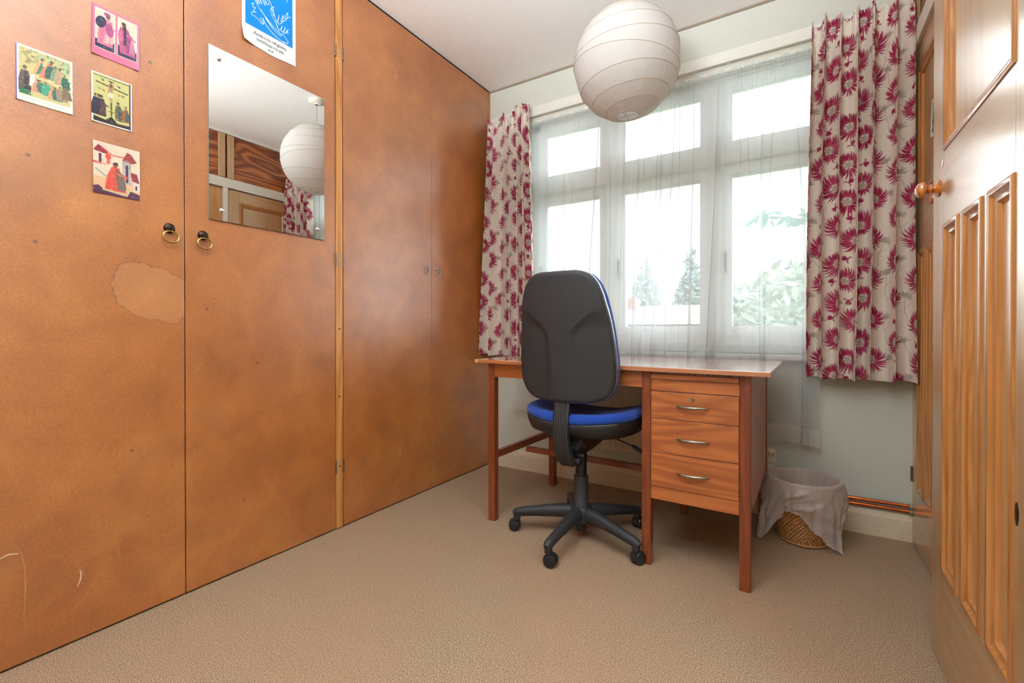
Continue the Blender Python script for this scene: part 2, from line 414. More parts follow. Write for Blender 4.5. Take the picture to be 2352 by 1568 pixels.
# ------------------------------------------------------------------ room shell
XL, XR, YW, CH = -1.73, 0.395, 2.51, 2.44          # wardrobe face, cupboard face, window wall, ceiling
YB = -0.85
def struct(name, bm, m, **k): return tag(obj(name, bm, m, **k), kind='structure')
struct('floor', bx(-2.32, 1.7, YB - .1, YW + .25, -.06, 0), 'carpet_pile')
struct('ceiling', bx(-2.32, 1.7, YB - .1, YW + .25, CH, CH + .06), 'ceiling_paint')
struct('wall_left', bx(-2.42, -2.32, YB - .1, YW + .25, 0, CH), 'wall_paint')
struct('wall_back', bx(-2.32, 1.7, YB - .1, YB, 0, CH), 'wall_paint')
WX0, WX1, WZ0, WZ1 = -1.44, 0.17, 0.765, 2.165       # window opening
b = nb(); T = .27
box(b, -2.32, WX0, YW, YW + T, 0, CH); box(b, WX1, 1.7, YW, YW + T, 0, CH)
box(b, WX0, WX1, YW, YW + T, 0, WZ0); box(b, WX0, WX1, YW, YW + T, WZ1, CH)
struct('wall_window', b, 'wall_paint')
b = nb(); box(b, XR + .02, XR + .1, YB, .22, 0, CH); box(b, XR + .02, XR + .1, .22, .98, 2.02, CH)
struct('wall_right', b, 'wall_paint')
struct('wall_landing', bx(1.6, 1.7, YB, YW, 0, CH), 'wall_paint')
# right side: alcove filled by cupboards (frame, posts and rail are joinery of the room)
b = nb()
box(b, XR - .012, XR + .03, .98, YW, 2.0, 2.072)          # white rail
box(b, XR - .008, XR + .03, 1.880, 1.915, 0, 2.0)        # white post
box(b, XR + .0, XR + .03, .98, YW, 2.425, CH)
struct('trim_1', b, 'white_gloss')
struct('trim_2', bx(XR + .001, XR + .04, 2.494, YW, 0, 2.0), 'cream_gloss')   # cupboard door jamb in the corner
# skirting
b = nb()
rings = [[(x, YW - d, z) for d, z in ((0, 0), (.018, 0), (.018, .085), (.014, .1), (.008, .112), (0, .115))] for x in (-1.73, XR)]
rings_solid(b, rings); struct('baseboard_window', b, 'cream_gloss')
# brown gap strip, shadow line painted in, where ceiling meets wall and wardrobe
struct('trim_shadow_line', bx(-1.73, XR, YW - .006, YW, CH - .010, CH), 'shadow_line_and_collar')
# curtain board under the plaster band
b = nb(); box(b, -1.715, XR - .004, YW - .03, YW, 2.200, 2.246); box(b, -1.715, XR - .004, YW - .012, YW, 2.150, 2.200)
struct('trim_4', b, 'white_gloss', bevel=.002)

# ------------------------------------------------------------------ window
win = empty('window_1', (-0.63, YW + .10, WZ0)); tag(win, kind='structure')
FY0, FY1 = 2.575, 2.66      # frame depth
b = nb(); box(b, WX0, WX1, FY0, FY1, WZ1 - .045, WZ1); box(b, WX0, WX0 + .045, FY0, FY1, WZ0, WZ1); box(b, WX1 - .045, WX1, FY0, FY1, WZ0, WZ1)
box(b, WX0, WX1, FY0, FY1, WZ0, WZ0 + .045); obj('frame', b, 'frame_paint', win, True, bevel=.003)
for x in (-.9295, -.373): obj('mullion', bx(x - .033, x + .033, FY0, FY1, WZ0 + .045, WZ1 - .045), 'frame_paint', win, True, bevel=.004)
obj('transom', bx(WX0 + .045, WX1 - .045, FY0 - .004, FY1, 1.722, 1.785), 'frame_paint', win, True, bevel=.004)
bays = [(WX0 + .045, -.9625), (-.8965, -.406), (-.340, WX1 - .045)]
for x0, x1 in bays:
    for z0, z1, nm, rb, rt in ((WZ0 + .045, 1.722, 'casement', .082, .052), (1.785, WZ1 - .045, 'fanlight', .050, .016)):
        b = nb(); s = .036; y0, y1 = FY0 + .010, FY1 - .02
        box(b, x0, x0 + s, y0, y1, z0, z1); box(b, x1 - s, x1, y0, y1, z0, z1)
        box(b, x0 + s, x1 - s, y0, y1, z0, z0 + rb); box(b, x0 + s, x1 - s, y0, y1, z1 - rt, z1)
        # stepped glazing rebate
        y2 = y0 + .012; r = .008
        box(b, x0 + s, x0 + s + r, y2, y1, z0 + rb, z1 - rt); box(b, x1 - s - r, x1 - s, y2, y1, z0 + rb, z1 - rt)
        box(b, x0 + s + r, x1 - s - r, y2, y1, z0 + rb, z0 + rb + r); box(b, x0 + s + r, x1 - s - r, y2, y1, z1 - rt - r, z1 - rt)
        f = obj(nm, b, 'frame_paint', win, True)
        obj('pane', bx(x0 + s, x1 - s, 2.614, 2.618, z0 + rb, z1 - rt), 'window_glass', f, True)
        if nm == 'casement':
            b = nb(); hx = x0 + s / 2; tube(b, [(hx, y0 - .001, 1.27), (hx, y0 - .03, 1.27)], .006); tube(b, [(hx, y0 - .028, 1.275), (hx, y0 - .03, 1.21), (hx, y0 - .024, 1.17)], [.007, .006, .005]); obj('catch', b, 'hinge_iron', f, True, smooth=60)
b = nb(); box(b, WX0 - .035, WX1 - .02, YW - .045, FY0, WZ0 - .028, WZ0); obj('sill', b, 'frame_paint', win, True, bevel=.006)
b = nb(); box(b, WX0 - .02, WX1 + .02, FY1, YW + T + .05, WZ0 - .03, WZ0 + .01); obj('outer_sill', b, 'frame_paint', win, True)

# ------------------------------------------------------------------ fitted wardrobe (left wall)
wd = empty('fitted_wardrobe', (-1.73, 1.2, 0), 0, 'floor to ceiling built-in wardrobe with orange-brown hardboard doors filling the left wall', 'wardrobe')
obj('carcass', bx(-2.31, -1.752, YB + .01, YW - .002, .002, CH - .002), 'dark_gap', wd, True)
def ring_pull(parent, y, z, big=True):
    s = 1.0 if big else .66
    Mx = Matrix.Translation((XL, y, z)) @ Matrix.Rotation(R(90), 4, 'Y')
    b = nb(); lathe(b, [(.0165 * s, 0), (.0165 * s, .002), (.014 * s, .005), (.009 * s, .008), (.003 * s, .0095), (0, .0098)], 24, Mx, True, False)
    for sy in (-1, 1): tube(b, [(XL + .006, y + sy * .008 * s, z - .002), (XL + .014 * s, y + sy * .008 * s, z - .006), (XL + .011 * s, y + sy * .008 * s, z - .012 * s)], .0022 * s, 8)
    tube(b, [(XL + .012 * s, y - .011 * s, z - .007 * s), (XL + .012 * s, y + .011 * s, z - .007 * s)], .0022 * s, 8)
    bp = obj('ring_backplate', b, 'dark_bronze' if big else 'aged_steel', parent, True, smooth=50)
    pts = []
    for k in range(28):
        a = 2 * PI * k / 28; rr = .0195 * s
        pts.append((XL + .011 * s + (1 - math.cos(a)) * .002, y + rr * 1.12 * math.sin(a), z - .010 * s - rr * .95 + rr * .95 * math.cos(a)))
    b = nb(); tube(b, pts, .0030 * s, 10, closed=True); obj('ring', b, 'brass' if big else 'steel', parent, True, smooth=180)
def butt_hinge(parent, y, z, h=.055, mat='hinge_iron'):
    b = nb(); tube(b, [(XL + .001, y, z - h / 2), (XL + .001, y, z + h / 2)], .0042, 10)
    for k in range(1, 4): tube(b, [(XL + .001, y, z - h / 2 + k * h / 4 - .0006), (XL + .001, y, z - h / 2 + k * h / 4 + .0006)], .0047, 10)
    box(b, XL - .004, XL + .0008, y - .004, y + .004, z - h / 2, z + h / 2)
    obj('hinge', b, mat, parent, True, smooth=40)
TOPZ = CH - .012
doors = [(YB + .02, -.02, 'hardboard'), (-.015, .7255, 'hardboard_stained'), (.7285, 1.3105, 'hardboard'), (1.3535, 1.936, 'hardboard'), (1.9375, 2.481, 'hardboard')]
D = []
for y0, y1, m in doors:
    b = bx(-1.749, XL, y0, y1, .006, TOPZ); D.append(obj('door', b, m, wd, True, bevel=.0015))
obj('post', bx(-1.751, XL + .001, 1.3145, 1.3485, .003, TOPZ + .006), 'oak_strip', wd, True, bevel=.001)
obj('post', bx(-1.751, XL - .002, 2.486, YW - .001, .003, TOPZ + .006), 'oak_strip', wd, True, bevel=.001)
obj('head_strip', bx(-1.751, XL - .003, YB + .01, YW - .002, TOPZ + .004, CH - .001), 'dark_gap', wd, True)
ring_pull(D[1], .683, 1.207); ring_pull(D[2], .782, 1.201)
ring_pull(D[3], 1.897, 1.219, False); ring_pull(D[4], 1.985, 1.218, False)
for z in (2.104, 1.187, .275):
    butt_hinge(D[2], 1.3125, z); butt_hinge(D[3], 1.351, z)
butt_hinge(D[4], 2.4835, 2.02); butt_hinge(D[4], 2.4835, 1.18)
for z in (2.101, 1.798, 1.49, 1.188, .884, .585, .276):
    b = nb(); lathe(b, [(.0035, 0), (.0035, .0014), (.002, .002)], 10, Matrix.Translation((XL + .001, 1.3315, z)) @ Matrix.Rotation(R(90), 4, 'Y')); obj('screw', b, 'steel' if z > 1 else 'dark_bronze', wd, True)
def scr(parent, lines, m, w=.0012):
    for ln in lines:
        b = nb(); n = len(ln); prev = None
        for i, (y, z) in enumerate(ln):
            q = ln[min(i + 1, n - 1)]; p0 = ln[max(i - 1, 0)]; dy, dz = q[0] - p0[0], q[1] - p0[1]; L = math.hypot(dy, dz) or 1
            ww = w * (.25 + .75 * math.sin(PI * (i + .5) / n)); ny_, nz_ = -dz / L * ww, dy / L * ww
            a = bm_v = b.verts.new((XL + .0003, y + ny_, z + nz_)); c = b.verts.new((XL + .0003, y - ny_, z - nz_))
            if prev: b.faces.new((prev[0], a, c, prev[1]))
            prev = (a, c)
        obj('scratch_mark', b, m, parent, True)
scr(D[1], [[(.322, .330), (.335, .318), (.345, .298), (.352, .25), (.352, .18), (.349, .12), (.355, .07)],
           [(.450, .235), (.462, .21), (.475, .17)], [(.497, .21), (.505, .18), (.512, .155)], [(.545, .29), (.545, .26), (.552, .20)], [(.325, .62), (.36, .621), (.39, .62)]], 'scratch')
scr(D[1], [[(.455, .155), (.462, .172), (.4635, .187), (.461, .20)], [(.306, .296), (.322, .301), (.340, .296)]], 'scratch_deep', .0018)
scr(D[2], [[(1.13, .17), (1.17, .176), (1.25, .19)], [(.945, .15), (.955, .10), (.965, .06)], [(.92, .675), (.935, .676)]], 'scratch')
scr(D[3], [[(1.62, .225), (1.70, .235), (1.80, .262), (1.93, .30)], [(1.68, .26), (1.76, .285)], [(1.40, .16), (1.48, .17)]], 'scratch', .001)
scr(D[4], [[(1.945, .305), (2.05, .315), (2.2, .326), (2.36, .338)], [(2.03, .11), (2.2, .118), (2.38, .12)], [(2.06, 1.008), (2.075, 1.028), (2.095, 1.018)]], 'scratch', .0018)

# ------------------------------------------------------------------ mirror
mr = empty('wall_mirror', (XL, 1.025, 1.262), 0, 'frameless rectangular mirror screwed to the wardrobe door beside the blue poster', 'mirror')
b = bx(XL, XL + .006, .799, 1.253, 1.262, 1.861)
me_o = obj('mirror_glass', b, 'glass_edge', mr, True, mats=['glass_edge', 'mirror_silver'])
for p in me_o.data.polygons:
    if p.normal.x > .9: p.material_index = 1
for y, z in ((.833, 1.824), (.840, 1.298), (1.219, 1.302), (1.217, 1.826)):
    b = nb(); lathe(b, [(.0075, 0), (.0075, .002), (.006, .005), (.003, .007), (0, .0075)], 20, Matrix.Translation((XL + .006, y, z)) @ Matrix.Rotation(R(90), 4, 'Y'), True, False)
    obj('screw_cap', b, 'chrome', mr, True, smooth=60)

# ------------------------------------------------------------------ postcards and poster (prints on real card, lying against the doors)
def card(name, y0, z0, w, h, cv, label, cat, th=.0008, tilt=0, curl=.002, mat='printed_card', x=XL, flip=1):
    """canvas x runs along +Y (seen from the room), canvas y runs up"""
    X, Y = np.meshgrid(cv.xs, cv.ys); cx_, cy_ = w / 2, h / 2
    u = (X - cx_) * math.cos(tilt) - (Y - cy_) * math.sin(tilt); v = (X - cx_) * math.sin(tilt) + (Y - cy_) * math.cos(tilt)
    off = .0012 + curl * (np.abs(X / w * 2 - 1) ** 4 * (.5 + .5 * np.cos(Y / h * 2)))
    P = np.stack([np.zeros_like(u) + flip * off, u, v + cy_], -1)
    me = grid_mesh(name, P, cv.a)
    if flip > 0: me.flip_normals()
    o = obj(name, me, mat); o.location = (x, y0 + cx_, z0)
    add_solid(o, th, 0); tag(o, label, cat); return o
# helper: a robed standing / seated figure, plain and generic
def figure(c, x, y, h, robe, cloak=None, lean=0, face=lin(150, 110, 80), halo=None, wide=1.0):
    L = lean * h
    w = h * .17 * wide
    c.poly([(x - w, y), (x + w, y), (x + w * .9 + L * .6, y + h * .5), (x + w * .55 + L, y + h * .80), (x - w * .55 + L, y + h * .80), (x - w * 1.0 + L * .5, y + h * .45)], robe)
    if cloak: c.poly([(x - w * .2, y + h * .05), (x + w * 1.05, y + h * .12), (x + w * 1.0 + L * .6, y + h * .6), (x + L, y + h * .78), (x - w * .1 + L * .5, y + h * .4)], cloak)
    for k in (-.5, 0, .5): c.line([(x + w * k * 1.2, y + h * .04), (x + w * k + L * .5, y + h * .45)], h * .012, tuple(q * .55 for q in robe[:3]))
    c.line([(x + w * .3 + L, y + h * .62), (x + w * 1.5 + L, y + h * .52)], h * .05, tuple(q * 1.2 for q in robe[:3]))
    if halo: c.ell(x + L * 1.1, y + h * .89, h * .11, h * .11, halo)
    c.ell(x + L * 1.1, y + h * .885, h * .058, h * .078, face); c.ell(x + L * 1.1, y + h * .93, h * .06, h * .045, lin(70, 50, 40))

rnd = random.Random(3)
# 1 crowd scene with a white border
c = Canvas(.110, .146, .0009, lin(236, 238, 228)); c.rect(.005, .018, .105, .141, lin(196, 186, 132))
for k in range(60): c.ell(rnd.uniform(.007, .103), rnd.uniform(.105, .139), rnd.uniform(.002, .006), rnd.uniform(.002, .004), lin(*rnd.choice([(120, 100, 70), (160, 150, 110), (90, 120, 90), (140, 110, 70)])), al=.6)
for x in (.045, .062, .078, .092): c.rect(x, .098, x + .006, .138, lin(150, 190, 150), .8)
c.poly([(.03, .075), (.10, .060), (.10, .075), (.04, .09)], lin(214, 200, 150)); c.poly([(.025, .055), (.09, .045), (.1, .058), (.03, .07)], lin(180, 160, 110))
figure(c, .016, .026, .070, lin(96, 84, 84), lin(60, 50, 56)); c.poly([(.024, .045), (.035, .045), (.036, .078), (.026, .076)], lin(214, 218, 206))
figure(c, .038, .078, .050, lin(214, 170, 120), lin(52, 110, 100), .2); figure(c, .052, .074, .056, lin(214, 132, 100), lin(190, 110, 80), .25)
for x, y, h, a in ((.064, .078, .044, (60, 92, 84)), (.074, .076, .042, (120, 150, 120)), (.083, .070, .048, (180, 150, 120)), (.097, .064, .040, (44, 96, 80))): figure(c, x, y, h, lin(*a), None, rnd.uniform(-.1, .1), wide=1.3)
for x, y, h, a in ((.040, .032, .036, (210, 140, 120)), (.050, .034, .034, (60, 110, 90)), (.060, .030, .038, (70, 150, 120)), (.070, .026, .036, (206, 150, 110)), (.080, .026, .034, (60, 100, 90)), (.090, .028, .040, (150, 130, 110)), (.099, .036, .036, (120, 100, 80))): figure(c, x, y, h, lin(*a), None, rnd.uniform(-.15, .15), wide=1.7)
c.poly([(.006, .019), (.03, .019), (.02, .032), (.006, .034)], lin(50, 110, 80)); c.rect(.0, .0, .0012, .146, lin(120, 90, 190))
for x in np.arange(.010, .098, .0026): c.line([(x, .010), (x + rnd.uniform(.0008, .002), .010)], .0012, lin(150, 150, 160), .7)
worn(c, 1, .006, .020, .103, .139, 420)
card('postcard', .340, 1.480, .110, .146, c, 'white-bordered postcard of a crowd in green and ochre robes, leftmost on the wardrobe', 'postcard')
# 2 pink card with two figures
c = Canvas(.112, .145, .0009, lin(206, 110, 144)); PK = lin(238, 206, 186); DK = lin(46, 40, 74)
c.rect(.006, .022, .0535, .138, PK); c.rect(.0585, .022, .106, .138, PK)
c.poly([(.007, .024), (.052, .024), (.052, .052), (.007, .046)], DK); c.poly([(.060, .024), (.105, .024), (.105, .050), (.060, .056)], DK)
figure(c, .030, .036, .094, lin(198, 110, 140), lin(236, 170, 170), .06, lin(170, 110, 120), None, 1.15)
c.ell(.020, .100, .012, .018, DK, -.3); c.ell(.034, .128, .008, .005, lin(150, 70, 110)); c.ell(.040, .085, .009, .02, lin(160, 70, 120), .1)
figure(c, .084, .034, .096, lin(176, 80, 120), lin(140, 60, 110), -.10, lin(170, 110, 110), None, 1.1)
c.poly([(.074, .060), (.080, .060), (.080, .118), (.074, .114)], DK); c.poly([(.061, .074), (.071, .070), (.070, .098), (.061, .100)], lin(206, 90, 130)); c.ell(.0745, .112, .004, .009, lin(60, 30, 40))
for k in range(7): c.line([(.088 + k * .002, .042), (.092 + k * .001, .085)], .0007, lin(216, 150, 180))
worn(c, 2, .008, .026, .104, .136, 160)
card('postcard', .492, 1.675, .112, .145, c, 'pink-bordered postcard with two standing robed figures, topmost on the left wardrobe doors', 'postcard', tilt=R(-1), curl=.004)
# 3 yellow-green card: cross on a hill, mourners and winged figures
c = Canvas(.095, .144, .0009, lin(230, 232, 224)); c.rect(.004, .004, .088, .141, lin(190, 188, 124)); BK = lin(50, 40, 44)
c.rect(.088, .002, .0915, .142, lin(60, 44, 90)); c.line([(.005, .137), (.089, .137)], .003, lin(110, 96, 70))
c.poly([(.004, .004), (.088, .004), (.088, .014), (.06, .012), (.046, .028), (.032, .014), (.004, .018)], BK)
c.line([(.012, .118), (.084, .108)], .004, lin(84, 62, 50)); c.line([(.045, .130), (.046, .030)], .004, lin(92, 66, 52)); c.line([(.040, .042), (.052, .040)], .002, BK); c.line([(.040, .130), (.050, .129)], .003, BK)
c.line([(.046, .118), (.043, .096), (.046, .07)], [.013, .011, .005], lin(166, 138, 96)); c.ell(.045, .117, .004, .006, lin(110, 80, 60)); c.ell(.0445, .090, .007, .008, lin(206, 204, 170))
for x, y, a in ((.026, .128, (70, 80, 80)), (.064, .122, (60, 70, 90)), (.018, .100, (120, 140, 110)), (.027, .098, (180, 90, 60)), (.064, .098, (190, 110, 70)), (.073, .098, (80, 90, 90))): c.poly([(x - .006, y + .004), (x + .005, y + .001), (x + .001, y - .004), (x - .002, y)], lin(*a))
for x in (.010, .017, .023): figure(c, x, .022, .062, lin(58, 50, 66), lin(90, 60, 60), 0, lin(120, 90, 70), lin(170, 160, 100) if x == .017 else None, 1.0)
figure(c, .065, .020, .058, lin(96, 96, 78), lin(70, 76, 70), -.05, lin(130, 100, 80)); figure(c, .080, .022, .050, lin(150, 90, 60), lin(60, 90, 80), 0, lin(150, 110, 90))
worn(c, 3, .006, .008, .086, .139, 260)
card('postcard', .490, 1.481, .095, .144, c, 'yellow-green postcard of a cross among robed mourners, below the pink postcard', 'postcard')
# 4 cream card: two figures in red between buildings
c = Canvas(.111, .150, .0009, lin(228, 206, 186)); RD = lin(206, 84, 70); PU = lin(84, 48, 76)
c.rect(0, .018, .111, .05, lin(220, 176, 140)); c.poly([(0, 0), (.111, 0), (.111, .016), (.09, .022), (.03, .010), (.012, .024), (0, .02)], PU); c.poly([(.02, .012), (.08, .004), (.088, .022), (.03, .03)], lin(196, 178, 140))
c.rect(.002, .066, .032, .120, lin(222, 206, 186)); c.poly([(0, .122), (.012, .142), (.034, .124), (.034, .118)], lin(140, 50, 66)); c.rect(.013, .086, .019, .116, PU); c.rect(.0, .086, .012, .092, RD)
c.line([(.018, .138), (.045, .118), (.075, .120), (.09, .132)], .0035, RD); c.ell(.035, .112, .007, .009, lin(200, 80, 70)); c.rect(.031, .09, .039, .104, lin(208, 100, 84))
c.rect(.068, .040, .090, .110, lin(176, 168, 160)); c.poly([(.068, .110), (.080, .138), (.090, .134), (.104, .112), (.092, .106)], lin(148, 60, 60)); c.ell(.079, .100, .009, .012, lin(150, 140, 130), ring=.002); c.rect(.076, .046, .083, .098, PU)
c.poly([(.088, .08), (.104, .078), (.108, .060), (.11, .05), (.092, .054)], lin(140, 52, 70)); c.rect(.094, .024, .110, .05, lin(214, 200, 190)); c.rect(.1, .028, .104, .042, PU)
figure(c, .044, .016, .086, lin(210, 76, 66), lin(196, 60, 60), .10, lin(150, 84, 70), None, 1.15); figure(c, .060, .014, .086, RD, lin(110, 96, 90), -.10, lin(150, 84, 70), None, 1.2)
c.poly([(.058, .02), (.074, .018), (.070, .04), (.060, .062)], lin(116, 100, 92)); c.line([(.006, .07), (.032, .052)], .004, lin(140, 160, 150)); c.line([(.008, .090), (.03, .088)], .003, lin(220, 120, 100))
worn(c, 4, .002, .004, .109, .148, 240)
card('postcard', .493, 1.277, .111, .150, c, 'cream postcard of red-robed figures embracing between towers, lowest on the wardrobe', 'postcard', curl=.003)

# poster (continues above the frame)
pw, ph = .212, .40
c = Canvas(pw, ph, .0010, lin(232, 236, 240)); BL = lin(0, 130, 214); IW = lin(232, 238, 220)
c.rect(.013, .070, .199, .388, BL)
def sc(pts, w=.0014):  # smooth scribble through points
    P = np.array(pts); n = len(P); tt = np.linspace(0, n - 1, n * 7)
    def cr(a):
        o = []
        for q in tt:
            i = min(int(q), n - 2); f = q - i; p0, p1, p2, p3 = a[max(i - 1, 0)], a[i], a[i + 1], a[min(i + 2, n - 1)]
            o.append(.5 * (2 * p1 + (p2 - p0) * f + (2 * p0 - 5 * p1 + 4 * p2 - p3) * f * f + (3 * p1 - p0 - 3 * p2 + p3) * f ** 3))
        return o
    c.line(list(zip(cr(P[:, 0]), cr(P[:, 1]))), w, IW)
sc([(.03, .22), (.042, .185), (.062, .155), (.09, .132), (.125, .110), (.155, .098)], .0018)
sc([(.070, .120), (.072, .108), (.082, .104), (.078, .122), (.09, .104), (.12, .084), (.155, .074), (.177, .078), (.178, .085)], .002)
sc([(.034, .150), (.042, .158), (.040, .142), (.050, .145), (.042, .128), (.052, .130), (.038, .122), (.036, .112), (.050, .112), (.066, .104), (.074, .098), (.082, .102)], .0014)
sc([(.070, .150), (.098, .120), (.074, .146), (.108, .110), (.080, .140), (.118, .104), (.088, .128), (.125, .100), (.150, .092)], .0016)
sc([(.046, .19), (.060, .165), (.050, .195), (.066, .168), (.058, .2), (.075, .172), (.062, .21), (.088, .175), (.07, .215), (.095, .185)], .0014)
sc([(.085, .205), (.09, .185), (.102, .19), (.094, .21), (.11, .195), (.115, .17), (.12, .19), (.108, .17), (.122, .155), (.118, .175), (.128, .15), (.135, .14), (.142, .17), (.138, .135), (.155, .15), (.160, .18), (.150, .15), (.172, .17), (.178, .2), (.165, .17), (.19, .19)], .0015)
sc([(.110, .155), (.128, .135), (.138, .115), (.148, .118), (.155, .135), (.150, .112), (.162, .118), (.168, .138), (.160, .112), (.172, .118), (.180, .135), (.170, .118), (.182, .122)], .0014)
sc([(.126, .142), (.138, .118), (.146, .10), (.160, .104), (.170, .094), (.181, .086)], .0013)
for k in range(9):
    x0 = .03 + k * .018; sc([(x0, .24), (x0 + .02, .29), (x0 + .006, .26), (x0 + .026, .32), (x0 + .01, .30), (x0 + .03, .35)], .0015)
c.line([(.158, .076), (.164, .078), (.170, .075)], .0018, IW)
X, Y = np.meshgrid(c.xs, c.ys)
curl = .010 * np.clip(1 - Y / .08, 0, 1) ** 2 * np.clip(1 - X / .05, 0, 1) + .0015
Yd = Y + .007 * np.clip(1 - Y / .02, 0, 1) * (np.sin(X * 40) * .35 - np.clip(1 - X / .03, 0, 1) * -.9)
P = np.stack([curl, X + .004 * np.clip(1 - Y / .05, 0, 1) * np.clip(1 - X / .05, 0, 1), Yd], -1)
me = grid_mesh('poster', P, c.a); me.flip_normals()
po = obj('poster', me, 'printed_paper'); po.location = (XL, .913, 1.936); add_solid(po, .0003); tag(po, 'blue poster with white scribbled drawing and Spanish text, above the mirror', 'poster')
def text(body, size, loc, parent, mat, ls=1.0, sx=1.0):
    cu = bpy.data.curves.new('lettering', 'FONT'); cu.body = body; cu.size = size; cu.align_x = 'CENTER'; cu.space_character = ls; cu.extrude = .0001
    tmp = bpy.data.objects.new('lettering_source', cu); COL.objects.link(tmp)
    me = bpy.data.meshes.new_from_object(tmp); bpy.data.objects.remove(tmp); me.name = 'lettering'
    o = bpy.data.objects.new('lettering', me); COL.objects.link(o); me.materials.clear(); me.materials.append(MATS[mat]); o.parent = parent
    o.location = loc; o.rotation_euler = (R(90), 0, R(90)); o.scale = (sx, 1, 1); return o
text('Ayuda a los refugiados,', .0175, (.0022, .108, .0455), po, 'ink_grey', .95, .86)
text('contribuye a la paz.', .0175, (.0022, .108, .0265), po, 'ink_grey', .95, .86)
for dy in (-.006, .006):   # small twin wreath emblem
    b = nb()
    for s in (-1, 1): tube(b, [(.0024, .108 + dy + s * .0035 * math.sin(a), .0135 - .0035 * math.cos(a)) for a in np.linspace(0, 2.6, 8)], .0005, 6)
    lathe(b, [(.0018, 0), (.0018, .0004)], 10, Matrix.Translation((.0022, .108 + dy, .0138)) @ Matrix.Rotation(R(90), 4, 'Y'))
    obj('emblem', b, 'ink_grey', po)

# ------------------------------------------------------------------ panelled pine doors (right)
def quad_ring(x, y0, y1, z0, z1): return [(x, y0, z0), (x, y1, z0), (x, y1, z1), (x, y0, z1)]
def moulding(y0, y1, z0, z1, xf, depth=.011, w=.034):
    """mitred ogee frame round a panel opening, face plane x=xf looking to -X"""
    prof = [(0, .004), (0, -.0025), (.004, -.0045), (.011, -.004), (.016, .0005), (.021, .003), (.026, .004), (.029, .008), (w, depth), (w, depth + .004)]
    b = nb(); rings_solid(b, [quad_ring(xf + h, y0 + d, y1 - d, z0 + d, z1 - d) for d, h in prof], cap=False); return b
def panel_door(root, xf, th, y0, y1, z0, z1, sw0, sw1, up, lo, nlo, mw, mats=('pine_vertical', 'pine_level', 'pine_panel', 'pine_moulding')):
    """sw0/sw1 stile widths at y0 / y1 side; up, lo = (z0,z1) of the upper and lower openings"""
    v, l, p, mo = mats
    obj('stile', bx(xf, xf + th, y0, y0 + sw0, z0, z1), v, root, True, bevel=.0015)
    obj('stile', bx(xf, xf + th, y1 - sw1, y1, z0, z1), v, root, True, bevel=.0015)
    a, c_ = y0 + sw0, y1 - sw1
    obj('top_rail', bx(xf, xf + th, a, c_, up[1], z1), l, root, True)
    obj('lock_rail', bx(xf, xf + th, a, c_, lo[1], up[0]), l, root, True)
    obj('bottom_rail', bx(xf, xf + th, a, c_, z0, lo[0]), l, root, True)
    wv = (c_ - a - mw * (nlo - 1)) / nlo
    ops = [(a, c_, up[0], up[1])]
    for k in range(nlo):
        s = a + k * (wv + mw); ops.append((s, s + wv, lo[0], lo[1]))
        if k: obj('muntin', bx(xf + .0005, xf + th - .0005, s - mw, s, lo[0], lo[1]), v, root, True)
    for (q0, q1, r0, r1) in ops:
        pn = obj('panel', bx(xf + .011, xf + th - .011, q0 - .001, q1 + .001, r0 - .001, r1 + .001), p, root, True)
        obj('moulding', moulding(q0, q1, r0, r1, xf), mo, pn, True, smooth=35)
def knob(root, name, y, z, xf, L=.046, r=.024):
    Mx = Matrix.Translation((xf, y, z)) @ Matrix.Rotation(R(-90), 4, 'Y')
    pr = [(.021, 0), (.022, .003), (.019, .006), (.012, .009), (.0095, .013), (.012, .016), (.014, .018), (.012, .0205), (.010, .023)]
    n0 = .025; pr += [(max(r * math.sin(PI * (k / 12) ** .9), 0) if k else .010, n0 + (L - n0) * (1 - math.cos(PI * k / 12)) / 2) for k in range(1, 12)] + [(0.001, L)]
    b = nb(); lathe(b, pr, 32, Mx); obj(name, b, 'turned_pine', root, True, smooth=60)
# entry door, folded open flat against the cupboards
dr = empty('door_1', (.33, 1.0, 0)); tag(dr, 'pine room door with three tall lower panels, standing open at the right edge', 'door', kind='structure')
panel_door(dr, .310, .036, 1.0, 1.697, .012, 1.985, .122, .116, (1.335, 1.865), (.262, 1.148), 3, .036)
knob(dr, 'door_knob', 1.630, 1.252, .310, .050, .022)
b = nb(); lathe(b, [(.011, 0), (.011, .0015), (.007, .002)], 16, Matrix.Translation((.310, 1.600, 1.31)) @ Matrix.Rotation(R(-90), 4, 'Y')); 
obj('keyhole_plug', b, 'pine_panel', dr, True)
for z in (.25, 1.75):
    b = nb(); tube(b, [(.304, 1.0, z - .04), (.304, 1.0, z + .04)], .005, 10); box(b, .304, .311, .985, 1.0, z - .04, z + .04); obj('hinge', b, 'hinge_iron', dr, True)
b = nb(); lathe(b, [(.010, 0), (.010, .0004), (.004, .0008), (.0, .0008)], 16, Matrix.Translation((.310, 1.108, .57)) @ Matrix.Rotation(R(-90), 4, 'Y') @ Matrix.Diagonal((2.0, .9, 1, 1))); obj('knot', b, 'dark_bronze', dr, True)
# cupboard behind it
cb = empty('pine_cupboard', (.60, 2.2, 0), 0, 'built-in pine cupboard with panelled door in the corner beside the right curtain', 'cupboard')
obj('carcass', bx(.436, .95, 1.915, 2.492, .004, 1.998), 'pine_vertical', cb, True)
cd = obj('door', bx(.400, .430, 1.925, 1.928, .3, .31), 'pine_vertical', cb, True)
panel_door(cb, XR, .034, 1.921, 2.490, .012, 1.992, .085, .085, (1.400, 1.905), (.240, 1.190), 3, .028)
knob(cb, 'door_knob', 2.000, 1.305, XR, .042, .016)
for z in (1.60, .286):
    b = nb(); tube(b, [(XR - .003, 2.493, z - .03), (XR - .003, 2.493, z + .03)], .004, 10); obj('hinge', b, 'hinge_iron', cb, True)
